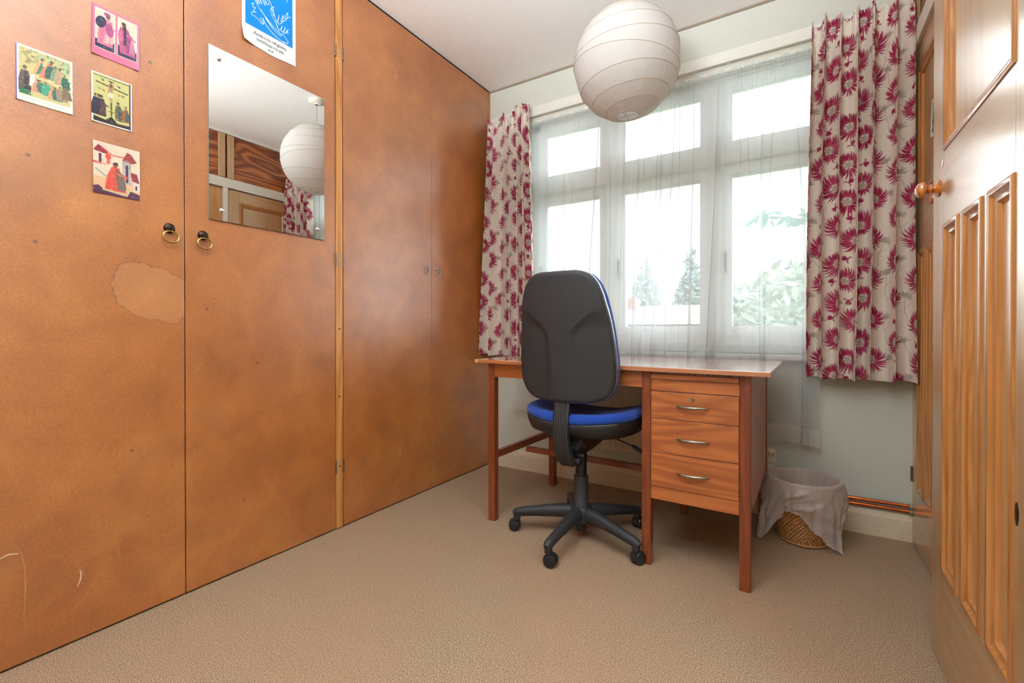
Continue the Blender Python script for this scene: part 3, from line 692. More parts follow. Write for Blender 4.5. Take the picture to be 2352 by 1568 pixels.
# postcard on the cupboard door (its panel), only its edge seen behind the open door
c = Canvas(.095, .135, .002, lin(226, 226, 214)); c.rect(.008, .010, .087, .125, lin(120, 160, 160)); 
for k in range(50): c.ell(rnd.uniform(.012, .083), rnd.uniform(.015, .12), rnd.uniform(.003, .010), rnd.uniform(.002, .007), lin(*rnd.choice([(40, 90, 120), (60, 130, 140), (200, 190, 160), (30, 70, 90), (150, 120, 90)])), rnd.random() * 3)
card('postcard', 2.135, 1.575, .095, .135, c, 'blue-green postcard pinned to the pine cupboard, half hidden behind the open door', 'postcard', curl=.004, x=XR + .010, flip=-1)
# plain tan cupboard front behind the open door, and overhead cupboards
c2 = empty('plywood_cupboard', (.6, 1.4, 0), 0, 'tan plywood cupboard standing behind the open pine door', 'cupboard')
obj('carcass', bx(.436, .95, .985, 1.878, .004, 1.998), 'plywood_tan', c2, True)
obj('door', bx(XR + .012, .434, .99, 1.878, .012, 1.995), 'plywood_tan', c2, True, bevel=.002)
oh = empty('overhead_cupboard', (.6, 1.75, 2.075), 0, 'overhead cupboard with dark swirled plywood doors above the pine cupboard', 'cupboard')
obj('carcass', bx(.436, .95, .985, YW - .004, 2.076, 2.424), 'plywood_dark', oh, True)
for y0, y1 in ((.99, 1.445), (1.452, 1.905), (1.912, 2.50)):
    b = nb(); s = .055
    dd = obj('door', bx(XR + .012, .434, y0 + .004, y1 - .004, 2.080, 2.420), 'plywood_dark', oh, True)
    for q0, q1 in ((y0 + .004, y0 + s), (y1 - s, y1 - .004)): obj('frame_strip', bx(XR, XR + .0115, q0, q1, 2.080, 2.420), 'pine_vertical', dd, True, bevel=.002)

# ------------------------------------------------------------------ curtains
def flower_print(cv, seed, right):
    r = random.Random(seed); CR = lin(152, 26, 72); CR2 = lin(182, 52, 92); TP = lin(166, 156, 140); LT = lin(228, 220, 208)
    def petal(cx, cy, a, r0, L, bend, w, col):
        pts = []; ws = []
        for k in range(6):
            f = k / 5; rr = r0 + (L - r0) * f; aa = a + bend * f * f
            pts.append((cx + rr * math.cos(aa), cy + rr * math.sin(aa))); ws.append(w * (.28, .62, .9, 1.0, .8, .15)[k])
        cv.line(pts, ws, col)
    def bloom(cx, cy, Rr, n=34, big=True):
        da = r.random() * 6.3; ox, oy = Rr * .18 * math.cos(da), Rr * .18 * math.sin(da)
        for ring in (0, 1):
            for k in range(n):
                a = 2 * PI * (k + ring * .5) / n + r.uniform(-.05, .05); away = .5 + .5 * math.cos(a - da - PI)
                L = Rr * ((.80, .60)[ring] + .28 * away + r.uniform(-.08, .08)); down = .45 * math.sin(a - PI / 2 - .3)
                petal(cx + ox, cy + oy, a, Rr * .26, L, -down * .8 + r.uniform(-.08, .08), Rr * (.092, .07)[ring], CR if ring == 0 or r.random() < .5 else CR2)
        for k in range(11):
            a = 2 * PI * k / 11; petal(cx + ox, cy + oy - Rr * .05, a, Rr * .05, Rr * .32, .5, Rr * .07, LT if k % 2 else TP)
        for k in range(-2, 3): cv.ell(cx + ox + k * Rr * .055, cy + oy - Rr * .02, Rr * .045, Rr * .13, TP, ring=.0014); 
    def grey(cx, cy, Rr):
        up = r.uniform(.9, 2.2)
        for k in range(15):
            a = up + (k - 7) * .24; petal(cx, cy, a, Rr * .12, Rr * r.uniform(.8, 1.05), r.uniform(-.3, .3), Rr * .09, TP)
        for k in range(-2, 3): cv.ell(cx + k * Rr * .10, cy + Rr * .2, Rr * .07, Rr * .25, TP, ring=.0012)
        pts = [(cx, cy - Rr * .1)]; x, y = cx, cy; dx = r.uniform(-.35, .35)
        for k in range(7): y -= .016; x += dx * .016; dx += r.uniform(-.3, .3); pts.append((x, y))
        cv.line(pts, .0017, TP); cv.line([pts[3], (pts[3][0] + .012, pts[3][1] + .010), (pts[3][0] + .018, pts[3][1] + .018)], .0012, TP)
    def bud(cx, cy, Rr):
        a0 = r.random() * 6.3
        for k in range(-3, 4): petal(cx, cy, a0 + k * .22, Rr * .05, Rr, -k * .10, Rr * .17, CR)
        for k in (-6, -5, 5, 6): petal(cx, cy, a0 + k * .25, Rr * .05, Rr * .7, k * .12, Rr * .13, CR)
    sx, sy = .121, .166
    for i in range(-1, int(cv.w / sx) + 2):
        for j in range(-1, int(cv.h / sy) + 2):
            cx = i * sx + r.uniform(-.012, .012); cy = j * sy + (sy / 2 if i % 2 else 0) + r.uniform(-.018, .018)
            gx, gy = cx + sx * .5, cy + sy * .04
            grey(gx, gy + r.uniform(-.02, .02), r.uniform(.024, .030))
            if r.random() < .6: bud(cx + r.uniform(-.02, .02), cy + sy * .52, .024)
            bloom(cx, cy, r.uniform(.055, .066))
    # weave
    cv.a *= 1 + np.random.RandomState(seed).normal(0, .02, cv.a.shape[:2])[..., None]; np.clip(cv.a, 0, 1, out=cv.a)

def curtain(name, label, xt, xb, zt, zb, y0, folds, seed, full, amp, step=.0020, side=1):
    W_ = (xt[1] - xt[0]) * full; Hh = zt - zb
    cv = Canvas(W_, Hh, step, lin(238, 229, 218)); flower_print(cv, seed, side > 0)
    r = random.Random(seed + 5); ph = [r.uniform(0, 6) for _ in range(8)]; wid = np.array([r.uniform(.7, 1.35) for _ in range(folds)]); wid = np.cumsum(np.r_[0, wid]); wid /= wid[-1]
    am = np.array([r.uniform(.75, 1.15) for _ in range(folds + 1)])
    nx, ny = cv.nx, cv.ny; P = np.zeros((ny, nx, 3)); T_ = np.linspace(0, 1, 900)
    for j in range(ny):
        f = j / (ny - 1)                    # 0 bottom, 1 top
        g = 1 - f                           # distance down
        x0 = xb[0] + (xt[0] - xb[0]) * f; x1 = xb[1] + (xt[1] - xb[1]) * f
        phase = np.interp(T_, wid + 0 * ph[0], np.arange(folds + 1)) * 2 * PI
        A = amp * np.interp(T_, np.linspace(0, 1, folds + 1), am) * (.62 + .38 * min(1, g * 4))
        topf = max(0, 1 - g / .09)
        y = y0 - A * np.cos(phase) * (1 - .25 * topf)
        y = y + .006 * np.sin(phase * 2.0 + ph[1] + g * 3) + .009 * topf * np.sin(phase * 3 + ph[2]) + .006 * np.sin(g * 5 + T_ * 9 + ph[3]) * g
        x = x0 + (x1 - x0) * T_ - .30 * (x1 - x0) / folds * np.sin(phase) * (.55 + .45 * min(1, g * 3)) * .6 + .006 * np.sin(g * 4 + T_ * 7 + ph[4]) * g
        x = np.clip(x, min(xt[0], xb[0]) - .004, max(xt[1], xb[1]) + .004)
        s = np.r_[0, np.cumsum(np.hypot(np.diff(x), np.diff(y)))]; s /= s[-1]; q = np.linspace(0, 1, nx)
        P[j, :, 0] = np.interp(q, s, x); P[j, :, 1] = np.interp(q, s, y)
        xx = np.interp(q, s, T_)
        sag = (.012 * np.sin(xx * 19 + ph[5]) + .010 * np.sin(xx * 41 + ph[6]) - .010) if side > 0 else (.012 * np.sin(xx * 17 + ph[5]) - .075 * np.exp(-((xx - .17) / .10) ** 2) - .04 * np.exp(-((xx - .52) / .09) ** 2) + .035 * np.exp(-((xx - .85) / .14) ** 2))
        P[j, :, 2] = zb + Hh * f + sag * max(0, f - .9) * 10 + .004 * np.sin(xx * 23) * g
    me = grid_mesh(name, P - np.array([(xt[0] + xt[1]) / 2, y0, zb]), cv.a)
    o = obj(name, me, 'printed_cotton'); o.location = ((xt[0] + xt[1]) / 2, y0, zb); add_solid(o, .0012)
    tag(o, label, 'curtain'); return o
curtain('floral_curtain', 'floral curtain in crimson and cream on the right, beside the pine cupboard', (.040, .380), (.022, .386), 2.222, .670, 2.402, 6, 11, 2.5, .033)
curtain('floral_curtain', 'floral curtain in crimson and cream on the left, gathered against the wardrobe', (-1.668, -1.375), (-1.722, -1.325), 2.215, .722, 2.402, 6, 23, 2.75, .032, side=-1)
# rail that carries them
rl = empty('curtain_rail', (-.66, 2.46, 2.19), 0, 'white curtain rail fixed under the board above the window', 'curtain rail')
obj('track', bx(-1.70, .385, 2.458, 2.470, 2.178, 2.198), 'white_gloss', rl, True)
for x in (-1.6, -.95, -.3, .3): obj('bracket', bx(x - .01, x + .01, 2.466, 2.499, 2.182, 2.194), 'white_gloss', rl, True)

# ------------------------------------------------------------------ sheer net curtain
# folds that lie doubled over: (share of the drop, x, width) at a few heights
FOLDS = [[(.07, -1.28, .004), (.6, -1.30, .012), (1, -1.33, .02)],
 [(.07, -1.166, .005), (.52, -1.188, .006), (1, -1.20, .010)], [(.06, -1.079, .004), (.21, -1.122, .001), (.3, -1.12, 0)],
 [(.10, -.961, .006), (.53, -1.015, .005), (1, -1.035, .006)], [(.085, -.900, .004), (.33, -.892, .011), (1, -.905, .013)],
 [(.10, -.809, .006), (.55, -.834, .013), (1, -.875, .030)], [(.11, -.728, .006), (.34, -.746, .011), (1, -.785, .024)],
 [(.11, -.701, .006), (.42, -.715, .007), (.6, -.72, 0)], [(.09, -.629, .006), (.35, -.648, .008), (.49, -.660, .007), (.8, -.742, .011), (1, -.775, .012)],
 [(.12, -.616, .006), (.49, -.630, .018), (.8, -.677, .024), (1, -.69, .026)], [(.13, -.550, .006), (.49, -.589, .008), (1, -.605, .014)],
 [(.135, -.524, .005), (.47, -.532, .001), (.6, -.53, 0)], [(.17, -.455, .004), (.47, -.470, .006), (1, -.495, .020)],
 [(.075, -.344, .018), (.375, -.363, .028), (.79, -.399, .042), (1, -.41, .05)], [(.095, -.247, .004), (.38, -.246, .002), (.5, -.246, 0)],
 [(.074, -.223, .004), (.375, -.202, .002), (.5, -.20, 0)], [(.083, -.170, .006), (.18, -.155, .009), (.45, -.168, .016), (1, -.157, .024)],
 [(.075, -.104, .005), (.39, -.130, .005), (.49, -.139, .001), (.6, -.14, 0)], [(.2, -.013, .003), (.52, .012, .014), (1, .004, .028)]]
def sheer():
    xt, xb, zt, zb, y0 = (-1.405, .072), (-1.545, .085), 2.135, .385, 2.451
    ny = 140; P = []
    for j in range(ny):
        f = j / (ny - 1); g = 1 - f
        x0 = xb[0] + (xt[0] - xb[0]) * f ** .6; x1 = xb[1] + (xt[1] - xb[1]) * f + .012 * math.sin(g * 5) * g
        row = []; cur = (x0, 0.0)
        def run(a, b_, n):
            for k in range(n):
                q = (k + 1) / n; x = a[0] + (b_[0] - a[0]) * q; y = a[1] + (b_[1] - a[1]) * q
                u = .0035 * math.sin(x * 47 + g * 1.3) * (.4 + g) + .0022 * math.sin(x * 103 + 1 + g) + .0030 * math.sin(x * 420) * max(0, 1 - g * 7)
                row.append((x, y0 + y + u, 0))
        for fo in FOLDS:
            gs = [q[0] for q in fo]; xc = float(np.interp(g, gs, [q[1] for q in fo])); w = float(np.interp(g, gs, [q[2] for q in fo])) * min(1, .35 + g * 6)
            w = max(w, .0002)
            run(cur, (xc + w, .0022), 22); run((xc + w, .0022), (xc, -.0022), 5); cur = (xc, -.0022)
            run(cur, (xc + w * 1.02, -.0040), 5); cur = (xc + w * 1.02, -.0040)
        run(cur, (x1, 0), 26)
        row = np.array(row); q = np.linspace(0, 1, len(row))
        row[:, 1] = np.clip(row[:, 1], 2.4395, 2.464)
        row[:, 2] = zb + (zt - zb) * f + (.012 * np.sin(q * 22) - .03 * q + .004 * np.sin(q * 90)) * g + .004 * np.sin(q * 260) * max(0, f - .97) * 33
        P.append(row)
    return np.array(P)
P = sheer(); base = np.array([-.7, 2.455, .385])
# clear the sill: the lower cloth hangs in front of it
k = (P[..., 2] < .80); P[..., 1] = np.where(k, np.minimum(P[..., 1], 2.450), P[..., 1])
hem = 7
ne = empty('net_curtain', tuple(base), 0, 'sheer white net curtain hanging across the whole window behind the desk', 'net curtain')
me = grid_mesh('voile', P[hem - 1:] - base); obj('voile', me, 'sheer_voile', ne)
me = grid_mesh('hem', P[:hem] - base); obj('hem', me, 'sheer_hem', ne)
b = nb(); tube(b, [(-1.44, 2.478, 2.128), (.12, 2.478, 2.128)], .0025, 8); obj('wire', b, 'white_plastic', ne, True)

# ------------------------------------------------------------------ paper lantern
LX, LY, LZ = -.647, 1.976, 2.036
pl = empty('paper_lantern_pendant', (LX, LY, CH), 0, 'large round white paper lantern hanging from the ceiling before the window', 'pendant light')
LR = .226; zr = LR * 1.02
ribs = []; n_r = 9
for k in range(n_r + 1):
    a = R(12) + (PI - R(24)) * k / n_r; ribs.append((a, R(6.5 + rnd.uniform(-1.5, 1.5)) if 0 < k < n_r else R(2), PI - .557 + rnd.uniform(-.3, .3)))
ribs[5] = (ribs[5][0] - R(2), R(-5), PI - .2)
def on_ball(a, ph, bulge=1.0): return (LR * bulge * math.sin(a) * math.cos(ph), LR * bulge * math.sin(a) * math.sin(ph), zr * bulge * math.cos(a))
b = nb(); NPH = 96; rings_ = []
rr_ = random.Random(2); pleat = [rr_.uniform(-1, 1) for _ in range(NPH)]
for i in range(n_r * 5 + 1):
    k, f = divmod(i, 5); f /= 5
    if k == n_r: k, f = n_r - 1, 1.0
    row = []
    for m in range(NPH):
        ph = 2 * PI * m / NPH
        a0 = ribs[k][0] + ribs[k][1] * math.cos(ph + ribs[k][2]); a1 = ribs[k + 1][0] + ribs[k + 1][1] * math.cos(ph + ribs[k + 1][2])
        a = a0 + (a1 - a0) * f
        A0 = Vector(on_ball(a0, ph)); A1 = Vector(on_ball(a1, ph)); p = A0.lerp(A1, f); p = p.lerp(Vector(on_ball(a, ph)), .35)
        wr_ = .0016 * pleat[m] * math.sin(PI * f) * (1.4 if a > 2.0 or a < .8 else .6)
        row.append(p * (1 + wr_ / LR)); 
    rings_.append(row)
b2 = nb(); rings_solid(b2, rings_, cap=False); obj('paper_shade', b2, 'lantern_paper', pl, smooth=60).location = (0, 0, LZ - CH)
for (a, tl, p0) in ribs:
    b = nb(); tube(b, [on_ball(a + tl * math.cos(ph + p0), ph, 1.002) for ph in np.linspace(0, 2 * PI, 64, endpoint=False)], .0011, 6, closed=True)
    obj('rib', b, 'rib_wire', pl, smooth=180).location = (0, 0, LZ - CH)
b = nb(); rb = LR * math.sin(R(12)); zb_ = -zr * math.cos(R(12))
for a in (0, PI / 2): tube(b, [(rb * math.cos(a), rb * math.sin(a), zb_), (-rb * math.cos(a), -rb * math.sin(a), zb_)], .001, 6)
tube(b, [(0, 0, zb_), (0, 0, -zb_)], .0012, 6)
for a in (0, PI): tube(b, [(rb * math.cos(a), rb * math.sin(a), -zb_), (.0, 0, -zb_ - .02)], .001, 6)
obj('wire_frame', b, 'rib_wire', pl).location = (0, 0, LZ - CH)
b = nb(); tube(b, [(0, 0, -.02), (0, 0, -.33)], .0032, 10); obj('cord', b, 'grey_flex', pl, smooth=60)
b = nb(); lathe(b, [(.052, 0), (.052, -.006), (.046, -.016), (.03, -.022), (.012, -.026), (.008, -.034), (.004, -.036)], 32); obj('ceiling_rose', b, 'white_plastic', pl, smooth=50)
b = nb(); lathe(b, [(.008, -.30), (.02, -.305), (.02, -.345), (.018, -.35)], 20); obj('bulb_holder', b, 'white_plastic', pl, smooth=50)
b = nb(); lathe(b, [(.012, -.35), (.014, -.365), (.028, -.395), (.03, -.415), (.022, -.437), (.008, -.447), (0, -.448)], 24, None, True, False); obj('bulb', b, 'white_plastic', pl, smooth=180)

# ------------------------------------------------------------------ desk
dk = empty('pedestal_desk', (-.139, 1.725, 0), R(-1.6), 'teak-coloured wooden writing desk with a three-drawer pedestal under the window', 'desk')
LEG = .034; TZ = .727; DX = -1.085; DY = .575
for (x, y) in ((DX, 0), (-.367, 0), (-LEG, 0), (DX, DY), (-.367, DY), (-LEG, DY)):
    obj('leg', bx(x, x + LEG, y, y + LEG, 0, TZ), 'teak_leg', dk, bevel=.0025)
obj('desktop', bx(DX - .055, .060, -.030, DY + LEG + .022, TZ, .7435), 'teak_top', dk, bevel=.0012)
obj('apron', bx(DX + LEG, -.367, .004, .020, .664, TZ), 'teak_level', dk)
obj('apron', bx(DX + LEG, -.367, DY + .010, DY + .026, .664, TZ), 'teak_level', dk)
obj('apron', bx(DX + .008, DX + .024, LEG, DY, .664, TZ), 'teak_rail', dk)
obj('side_rail', bx(DX + .006, DX + .028, LEG, DY, .284, .317), 'teak_rail', dk, bevel=.0015)
obj('stretcher', bx(DX + .028, -.346, .285, .315, .258, .282), 'teak_rail', dk, bevel=.0015)
cs_ = obj('pedestal', bx(-.3325, -.0345, .012, DY + .01, .256, .724), 'teak_side', dk)
obj('side_panel', bx(-.019, -.0035, LEG, DY, .253, TZ), 'teak_side', dk)
obj('side_panel', bx(-.3645, -.349, LEG, DY, .253, TZ), 'teak_side', dk)
obj('writing_slide', bx(-.3315, -.0355, -.006, .30, .700, .7165), 'teak_level', dk, bevel=.001)
obj('front_strip', bx(-.332, -.035, .003, .0115, .6555, .6985), 'teak_level', dk)
obj('plinth_strip', bx(-.332, -.035, .002, .0115, .253, .2995), 'teak_level', dk)
for i, (z0, z1, hz) in enumerate(((.5545, .6525, .604), (.4275, .5525, .486), (.3015, .4255, .3625))):
    d_ = obj('drawer', bx(-.3315, -.0355, -.001, .0115, z0, z1), 'teak_level', dk, bevel=.0008)
    hx = -.1835; b = nb(); pts = []; rs = []
    for k in range(17):
        f = k / 16 * 2 - 1; pts.append((hx + f * .057, -.004 - .018 * (1 - f * f), hz + .001 * f)); rs.append(.0008 + .0046 * (1 - abs(f) ** 2.2) ** .7)
    tube(b, pts, rs, 12)
    for s in (-1, 1): tube(b, [(hx + s * .045, -.001, hz), (hx + s * .044, -.012, hz)], .003, 8)
    obj('handle', b, 'aged_steel', d_, smooth=60)
    if i == 0:
        b = nb(); lathe(b, [(.0075, 0), (.0075, .0025), (.0062, .004), (.0045, .003), (.0045, .0045), (.0, .0045)], 24, Matrix.Translation((-.186, -.001, .631)) @ Matrix.Rotation(R(90), 4, 'X')); 
        lk = obj('lock', b, 'aged_steel', d_, smooth=40)
        b = nb(); lathe(b, [(.0016, 0), (.0016, .0003)], 10, Matrix.Translation((-.186, -.0056, .6325)) @ Matrix.Rotation(R(90), 4, 'X')); box(b, -.1868, -.1852, -.0059, -.0056, .6285, .632); obj('keyhole', b, 'dark_mark', d_)
# worn pale corner of the top
b = bx(DX - .0555, DX - .038, -.0305, -.012, TZ + .001, .7437); obj('worn_corner', b, 'plywood_tan', dk)

# ------------------------------------------------------------------ swivel chair
ch = empty('swivel_chair', (-.785, 1.812, 0), 0, 'blue and black swivel office chair on castors, pulled up to the desk', 'office chair')
# backrest: outline (half width by height), reclined and wrapped
HWZ = [(.600, .085), (.606, .125), (.618, .155), (.640, .178), (.665, .190), (.70, .1965), (.76, .1965), (.84, .190), (.90, .183), (.96, .173), (1.01, .162), (1.045, .149), (1.07, .134), (1.085, .117), (1.094, .098), (1.099, .070)]
def outline(scale_x=1, scale_z=1, cz=.85):
    R_ = [(w, z) for z, w in HWZ]; R_ = [(w * 1.03, z) for w, z in R_]; pts = [(w * scale_x, cz + (z - cz) * scale_z) for w, z in R_] + [(-w * scale_x, cz + (z - cz) * scale_z) for w, z in reversed(R_)]
    return pts
def ramp(a, b_, x): t_ = max(0, min(1, (x - a) / (b_ - a))); return t_ * t_ * (3 - 2 * t_)
def back_y(x, z):
    lean = -.155 - (z - .6) * .10; wrap = .9 * x * x
    # recessed flanks either side of a central spine that flares into the shoulders
    sw = .042 + .15 * ramp(.84, 1.0, z) ** 1.3
    fl = ramp(sw, sw + .022, abs(x)) * ramp(1.0, .88, z) * .012
    return lean - .05 + wrap + fl
OX = .006
def bring(sc, dy, cz=.85):
    return [Vector((x * 1 + OX, back_y(x, z) + dy, z)) for x, z in ((px * sc, cz + (pz - cz) * sc) for px, pz in outline())]
def dense(pts, n=96):
    L = [0]; 
    for p, q in zip(pts, pts[1:] + pts[:1]): L.append(L[-1] + (q - p).length)
    out = []; i = 0
    for k in range(n):
        s = L[-1] * k / n
        while L[i + 1] < s: i += 1
        f = (s - L[i]) / (L[i + 1] - L[i] + 1e-9); out.append(pts[i].lerp(pts[(i + 1) % len(pts)], f))
    return out
def dring(sc, fy):
    o = dense([Vector((x, 0, z)) for x, z in outline()]); cz = .85
    return [Vector((p.x * sc + OX, fy(p.x * sc, cz + (p.z - cz) * sc), cz + (p.z - cz) * sc)) for p in o]
rings_ = [dring(s, back_y) for s in [.02] + list(np.linspace(.08, .96, 26))] + [dring(.985, lambda x, z: back_y(x, z) + .003), dring(1.0, lambda x, z: back_y(x, z) + .010), dring(1.004, lambda x, z: back_y(x, z) + .022), dring(1.0, lambda x, z: back_y(x, z) + .032), dring(.97, lambda x, z: back_y(x, z) + .036), dring(.4, lambda x, z: back_y(x * .3, z) + .05)]
b = nb(); rings_solid(b, rings_); br = obj('backrest', b, 'black_plastic', ch, smooth=60)
b = nb(); rings_solid(b, [dring(s_, lambda x, z, q=q: back_y(x, z) + q) for s_, q in ((.998, .0105), (1.010, .013), (1.013, .020), (1.011, .029), (1.0, .033))], cap=False)
obj('back_edge_sheen', b, 'edge_sheen_grey', br, smooth=60)  # strip on the black shell edge, its reflection coloured in
def fy(d): return lambda x, z: -.155 - (z - .6) * .10 - .05 + .9 * x * x + d
rings_ = [dring(.5, fy(.036)), dring(.965, fy(.034)), dring(.985, fy(.037)), dring(1.002, fy(.046)), dring(1.008, fy(.062)), dring(.985, fy(.078)), dring(.87, fy(.088)), dring(.5, fy(.09)), dring(.05, fy(.086))]
b = nb(); rings_solid(b, rings_); obj('back_cushion', b, 'blue_fabric', br, smooth=180)
b = nb(); lathe(b, [(.006, 0), (.006, .001), (.003, .002)], 16, Matrix.Translation((OX - .01, -.2345, .825)) @ Matrix.Rotation(R(90), 4, 'X')); obj('screw', b, 'dark_mark', br)
# seat: rounded square, tilted slightly, raised rear lip
def seat_out(n=96):
    o = []
    for k in range(n):
        a = 2 * PI * k / n; c_, s_ = math.cos(a), math.sin(a); e = 2 / 3.0
        x = .245 * math.copysign(abs(c_) ** e, c_); y = .225 * math.copysign(abs(s_) ** e, s_)
        if y < 0: x *= 1 - .10 * (y / .225) ** 2
        o.append((x + .012, y + .035))
    return o
SO = seat_out()
def sring(sc, z, f=None):
    r_ = []
    for x, y in SO:
        X_ = .012 + (x - .012) * sc; Y_ = .035 + (y - .035) * sc; dz = .030 * ((X_ - .012) / .245) ** 2 * 1 + (-.020 * ramp(.12, .26, Y_)) + .012 * ramp(-.05, -.19, Y_)
        r_.append(Vector((X_, Y_, z + dz * (f if f is not None else 1))))
    return r_
b = nb(); rings_solid(b, [sring(.3, .452, .2), sring(.80, .452, .3), sring(.93, .462, .4), sring(.985, .482, .8), sring(1.0, .499, 1), sring(.985, .503, 1), sring(.5, .50, .5)])
st = obj('seat', b, 'black_smooth', ch, smooth=60)
b = nb(); rings_solid(b, [sring(.5, .497, .5), sring(.97, .500, 1), sring(1.0, .508, 1), sring(1.003, .522, 1), sring(.975, .534, 1), sring(.90, .541, 1), sring(.75, .540, 1), sring(.5, .535, 1), sring(.2, .532, 1), sring(.02, .532, 1)])
obj('seat_cushion', b, 'blue_fabric', st, smooth=180)
# ribbed back bar
def rib_section(w, t_):
    o = [(-w, t_)]; n = 14
    for k in range(n + 1):
        x = -w + 2 * w * k / n; o.append((x, -t_ + (.0022 if k % 2 else 0) + (.004 if k in (0, n) else 0)))
    o.append((w, t_)); return o
path = [(-.001, -.166, .66), (-.001, -.176, .60), (0, -.192, .53), (.001, -.198, .47), (.003, -.190, .42), (.008, -.168, .375), (.011, -.150, .352)]
rs = []
for i, p in enumerate(path):
    p = Vector(p); d_ = (Vector(path[min(i + 1, len(path) - 1)]) - Vector(path[max(i - 1, 0)])).normalized(); x = Vector((1, 0, 0)); u = x.cross(d_).normalized()
    if u.y < 0: u = -u
    w = .033 - .003 * i / 6
    rs.append([p + x * a + u * c_ for a, c_ in rib_section(w, .013)])
b = nb(); rings_solid(b, rs); obj('back_bar', b, 'black_rib', ch, smooth=30)
# mechanism under the seat
b = nb()
rings_solid(b, [[(x, y, z) for x, y, z in ((-.035, -.12, .37), (.035, -.12, .37), (.04, .03, .375), (-.04, .03, .375))],
                [(x, y, z) for x, y, z in ((-.05, -.15, .41), (.05, -.15, .41), (.06, .09, .40), (-.06, .09, .40))],
                [(x, y, z) for x, y, z in ((-.07, -.14, .455), (.07, -.14, .455), (.08, .14, .455), (-.08, .14, .455))]])
box(b, -.03, .03, -.175, -.10, .36, .42)
tube(b, [(-.06, -.125, .385), (.06, -.125, .385)], .008, 12); tube(b, [(.03, -.13, .36), (.055, -.13, .36)], .016, 16)
me_c = obj('tilt_mechanism', b, 'black_smooth', ch, smooth=40, bevel=.003)
for (x, y, z) in ((.062, -.125, .385), (.056, -.09, .412), (.058, -.12, .43)):
    b = nb(); tube(b, [(x - .004, y, z), (x + .003, y, z)], .005, 10); obj('bolt', b, 'steel', me_c)
b = nb(); tube(b, [(.05, .04, .435), (.13, .06, .425), (.205, .075, .395)], .0035, 8); lv = obj('lever', b, 'black_smooth', ch, smooth=60)
b = nb(); tube(b, [(.195, .073, .400), (.205, .075, .395), (.235, .082, .378), (.258, .088, .366), (.262, .089, .364)], [.006, .009, .0085, .006, .003], 12); obj('lever_grip', b, 'black_plastic', lv, smooth=60)
b = nb(); lathe(b, [(.024, .25), (.024, .385)], 28); obj('gas_lift', b, 'black_smooth', ch, smooth=40)
b = nb(); lathe(b, [(.036, .125), (.0345, .15), (.0305, .155), (.0305, .262), (.029, .266), (.024, .267)], 32); obj('column_sleeve', b, 'black_plastic', ch, smooth=40)
b = nb(); lathe(b, [(.03, .070), (.046, .078), (.050, .10), (.047, .128), (.040, .140), (.034, .142)], 32); tube(b, [(0, 0, .035), (0, 0, .09)], .021, 20); obj('hub', b, 'black_plastic', ch, smooth=40)
for k in range(5):
    a = R(52 + 72 * k); d_ = Vector((math.cos(a), math.sin(a), 0)); s_ = Vector((-math.sin(a), math.cos(a), 0))
    b = nb(); pts = [d_ * .03 + Vector((0, 0, .110)), d_ * .10 + Vector((0, 0, .108)), d_ * .20 + Vector((0, 0, .094)), d_ * .262 + Vector((0, 0, .084)), d_ * .285 + Vector((0, 0, .078)), d_ * .296 + Vector((0, 0, .073))]
    sweep(b, pts, [.052, .045, .038, .034, .032, .022], [.060, .052, .040, .036, .034, .022], ch=.28)
    lathe(b, [(.015, .050), (.016, .06), (.016, .080)], 16, Matrix.Translation(d_ * .281)); 
    arm = obj('base_arm', b, 'black_plastic', ch, smooth=45)
    rot = a + R((25, -60, 10, 95, 80)[k]); Mw = Matrix.Translation(d_ * .281 + Vector((0, 0, 0))) @ Matrix.Rotation(rot, 4, 'Z')
    b = nb()
    for s in (-1, 1):
        lathe(b, [(.019, -.007), (.023, -.006), (.0245, -.003), (.0245, .003), (.023, .006), (.012, .0085), (0.001, .009)], 28, Mw @ Matrix.Translation((.010, s * .013, .0246)) @ Matrix.Rotation(R(-90 * s), 4, 'X'), True, False)
    hood = []
    for q in np.linspace(R(20), R(200), 10): hood.append((.010 + .027 * math.cos(q), .0246 + .027 * math.sin(q)))
    inner = [(.010 + .020 * math.cos(q), .0246 + .018 * math.sin(q)) for q in np.linspace(R(200), R(20), 10)]
    sec = hood + inner; rings_solid(b, [[Mw @ Vector((x, y, z)) for x, z in sec] for y in (-.0125, .0125)])
    tube(b, [Mw @ Vector((0, 0, .044)), Mw @ Vector((0, 0, .058))], .007, 10)
    obj('castor', b, 'black_smooth', arm, smooth=45)

# ------------------------------------------------------------------ waste basket and liner
BX, BY = .012, 2.292
wb = empty('wicker_basket', (BX, BY, 0), 0, 'round wicker waste basket on the carpet between desk and right curtain', 'waste basket')
n, mrow = 168, 58; rows = []
for j in range(mrow + 1):
    f = j / mrow; z = .004 + .252 * f; r0 = .088 + .042 * f ** .9; row = []
    for k in range(n):
        a = 2 * PI * k / n; w = .0018 * math.cos(a * 42 + (j // 2) * PI) * (1 if 2 < j < mrow - 2 else .2) + .0012 * (1 if j % 2 else -1); row.append(((r0 + w) * math.cos(a), (r0 + w) * math.sin(a), z))
    rows.append(row)
inner = [[((.082 + .042 * f) * math.cos(2 * PI * k / n), (.082 + .042 * f) * math.sin(2 * PI * k / n), .012 + .244 * f) for k in range(n)] for f in (1, .5, 0)]
b = nb(); rings_solid(b, rows + inner); obj('woven_body', b, 'wicker', wb, smooth=40)
b = nb(); lathe(b, [(.086, 0), (.092, .002), (.094, .007), (.090, .012), (.08, .012)], 64); obj('foot_ring', b, 'wicker', wb, smooth=60)
b = nb(); tube(b, [(.130 * math.cos(a), .130 * math.sin(a), .257) for a in np.linspace(0, 2 * PI, 72, endpoint=False)], .0055, 8, closed=True); obj('rim', b, 'wicker', wb, smooth=60)
